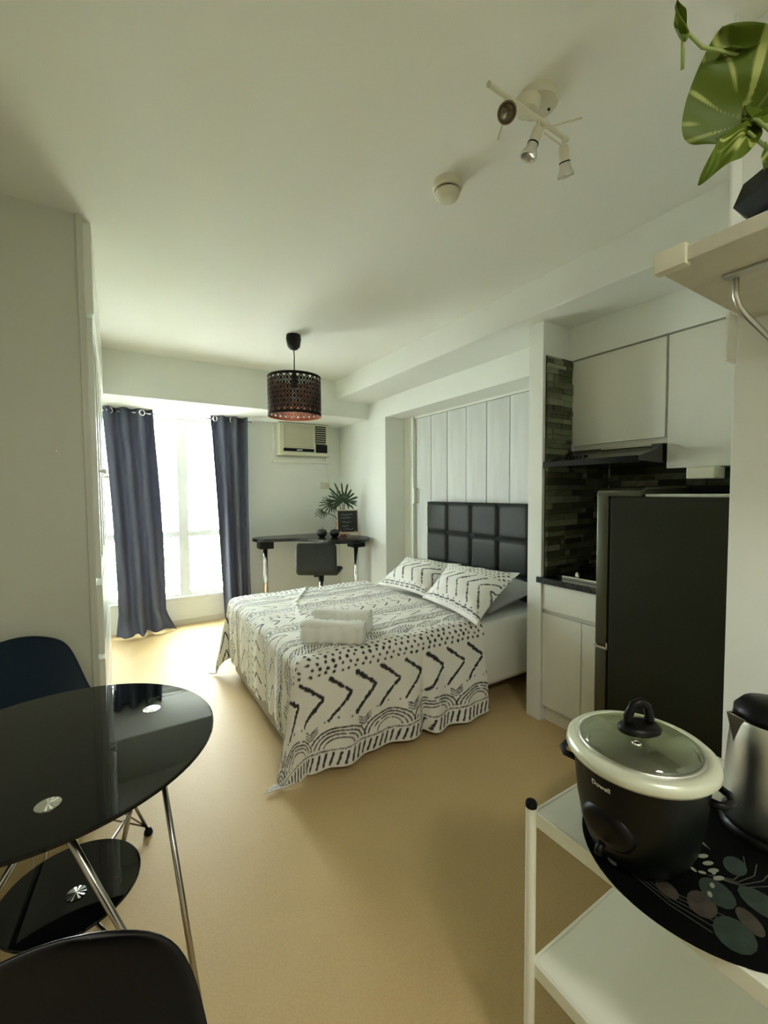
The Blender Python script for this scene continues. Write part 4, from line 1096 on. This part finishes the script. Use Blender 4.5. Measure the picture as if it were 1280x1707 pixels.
# kettle
KC = Vector((1.108, .297, CZ+.0042))
kt = thing('electric_kettle', 'brushed steel electric kettle with black lid at the right edge of the cart', 'kettle', tuple(KC))
z0 = KC.z
obj('power_base', G().lathe([(.080, 0), (.082, .010), (.076, .018), (0, .018)], (KC.x, KC.y, z0), 40), m_black, kt, smooth=True, auto=50)
obj('body', G().lathe([(.074, .020), (.0765, .030), (.0745, .09), (.069, .17), (.0640, .225), (.0625, .232), (.055, .236)], (KC.x, KC.y, z0), 56), m_steel, kt, smooth=True)
ld = obj('lid', G().lathe([(.0615, .232), (.061, .248), (.048, .264), (.020, .270), (0, .271)], (KC.x, KC.y, z0), 44), m_black, kt, smooth=True)
a = math.radians(138); e = Vector((math.cos(a), math.sin(a), 0)); s_ = Vector((-e.y, e.x, 0))
g = G(); c = KC
P = [c+e*.056+s_*.020+Vector((0, 0, .234)), c+e*.056-s_*.020+Vector((0, 0, .234)), c+e*.082+Vector((0, 0, .243)), c+e*.064+Vector((0, 0, .165)), c+e*.052+s_*.014+Vector((0, 0, .19)), c+e*.052-s_*.014+Vector((0, 0, .19))]
g.add(P, [(0, 2, 3, 4), (1, 5, 3, 2)])
obj('spout', g, m_steel, kt, solid=.0015, recalc=False)
a = math.radians(-30); e = Vector((math.cos(a), math.sin(a), 0))
obj('handle', G().tube([c+e*.05+Vector((0, 0, .25)), c+e*.095+Vector((0, 0, .248)), c+e*.115+Vector((0, 0, .20)), c+e*.112+Vector((0, 0, .10)), c+e*.075+Vector((0, 0, .05))], .011, 12), m_black, kt, smooth=True)

# dark wooden stool behind the cart
ws = thing('wooden_stool', 'dark reddish wooden stool mostly hidden behind the cart', 'stool', (1.58, .79, 0))
for x in (1.47, 1.69):
    for y in (.69, .88): obj('leg', B(x-.018, x+.018, y-.018, y+.018, 0, .36), m_redwood, ws, bevel=.003)
obj('seat', B(1.45, 1.71, .67, .90, .36, .39), m_redwood, ws, bevel=.005)
for y in (.69, .88): obj('rail', B(1.47, 1.69, y-.008, y+.008, .18, .21), m_redwood, ws)

# ------------------------------------------------------------------ shelf with pothos
SZ = 1.846
sf = thing('wall_shelf', 'deep beige wall shelf high at the right edge of the picture', 'shelf', (1.16, .0, 1.815))
obj('board', B(.936, 1.398, -.45, .452, 1.817, SZ), m_shelf, sf, bevel=.003)
obj('corner_guard', B(.928, .955, .398, .456, 1.811, 1.852), m_lamp, sf, bevel=.005, smooth=True, auto=40, label='clear-edged plastic corner guard')
obj('rail_plate', B(1.062, 1.084, .02, .388, 1.8095, 1.817), m_steel, sf, bevel=.002)
g = G().tube([(1.085, .372, 1.812), (1.087, .372, 1.775), (1.097, .370, 1.757), (1.13, .366, 1.742), (1.25, .350, 1.70), (1.398, .33, 1.655)], .0058, 10)
obj('support_rod', g, m_steel, sf, smooth=True)
pt = thing('potted_pothos', 'potted pothos with variegated leaves in a black faceted pot on the wall shelf', 'plant', (1.10, .28, SZ))
g = G().lathe([(.045, 0), (.052, .05), (.085, .085), (.070, .125), (.060, .125), (.058, .11), (0, .108)], (1.085, .292, SZ), 6)
obj('pot', g, m_black, pt)
obj('pot_saucer', G().lathe([(.0, .0), (.062, .001), (.066, .008), (.0, .009)], (1.085, .292, SZ-.0), 6), m_black, pt)
def mk_leaf_mat(name, g0, g1, amt):
    m = mat(name, g0, .5, spec=.3)
    n = m.node_tree; b = n.nodes['Principled BSDF']; at = n.nodes.new('ShaderNodeAttribute'); at.attribute_name = 'streak'
    r = n.nodes.new('ShaderNodeValToRGB'); e = r.color_ramp.elements; e[0].position = amt; e[0].color = (*g0, 1); e[1].position = amt+.14; e[1].color = (*g1, 1)
    n.links.new(at.outputs['Fac'], r.inputs[0]); n.links.new(r.outputs[0], b.inputs['Base Color'])
    b.inputs['Subsurface Weight'].default_value = 0.0
    return m
m_poth = mk_leaf_mat('pothos_leaf', (0.085, 0.130, 0.008), (0.40, 0.45, 0.14), .58)
def heart_leaf(base, tip, nrm, width, seed, cup=.15, label=None):
    base, tip, nrm = Vector(base), Vector(tip), Vector(nrm).normalized(); ax = tip-base; L = ax.length; ax.normalize(); nrm = (nrm-ax*nrm.dot(ax)).normalized(); sd_ = ax.cross(nrm)
    nu, nv = 41, 49; V = []; S = []
    r = np.random.RandomState(seed); ph = r.rand(6)*6
    for j in range(nv):
        t = j/(nv-1)
        # heart outline: lobes reach back behind the petiole
        wd = width*(math.sin(PI*min(1, t**.50))**.66)*(1-.10*t) if 0 < t < 1 else 0
        for i in range(nu):
            u = 2*i/(nu-1)-1
            back = -.20*L*(1-t)**4*(1-abs(abs(u)-.55)/.55)*(abs(u) < 1.2)
            p = base+ax*(t*L+back)+sd_*(u*wd)+nrm*(cup*width*abs(u)**1.6-.10*L*t*t+.006*math.sin(9*t+4*u+ph[0]))
            V.append(p)
            ang = math.atan2(u*wd, (t+.04)*L+back); rad = math.hypot(u*wd, t*L)/L
            q_ = float(vnoise(np.array([ang*7+seed]), np.array([rad*1.6+seed*.7]), 1., 21)[0]); q2_ = float(vnoise(np.array([ang*11+seed]), np.array([rad*3.1]), 1., 22)[0])
            S.append(.5+(.62*q_+.30*q2_)*1.25-.20*abs(ang)+.10*(1-rad))
    V = np.array([tuple(p) for p in V])
    o = attr_mesh('leaf', V, nu, nv, np.zeros(len(V)), m_poth, pt)
    a = o.data.attributes.new('streak', 'FLOAT', 'POINT'); a.data.foreach_set('value', np.array(S, np.float32))
    if label: o['label'] = label
    return o
# big leaf facing the room
heart_leaf((1.052, .355, 2.095), (.968, .363, 2.228), (-.75, -.45, -.35), .098, 3, label='large leaf with cream streaks')
heart_leaf((1.07, .33, 2.09), (1.20, .34, 2.20), (-.6, -.6, .1), .06, 5)
heart_leaf((1.04, .345, 2.060), (.912, .362, 1.945), (-.3, -.75, .55), .030, 8)
heart_leaf((1.00, .36, 2.195), (1.12, .33, 2.24), (-.1, -.4, .9), .035, 9)
heart_leaf((.842, .372, 2.150), (.836, .380, 2.215), (-.7, -.6, .2), .010, 10)
for P in ([(1.085, .292, 1.955), (1.05, .30, 2.02), (1.04, .33, 2.07), (1.052, .355, 2.095)], [(1.085, .292, 1.955), (1.06, .32, 2.02), (1.04, .345, 2.060)], [(1.14, .30, 2.20), (1.04, .345, 2.195), (.93, .38, 2.185), (.862, .378, 2.175), (.845, .374, 2.155), (.870, .385, 2.12)],
          [(1.085, .292, 1.955), (1.10, .29, 2.05), (1.12, .29, 2.15), (1.14, .30, 2.20)], [(1.085, .292, 1.955), (1.06, .30, 2.0), (1.04, .30, 2.05)]):
    obj('stem', G().tube(P, .0032, 8), mat('pothos_stem', (.30, .38, .12), .5), pt, smooth=True)
heart_leaf((1.03, .30, 2.00), (1.00, .30, 1.955), (-.4, -.8, .4), .022, 12)
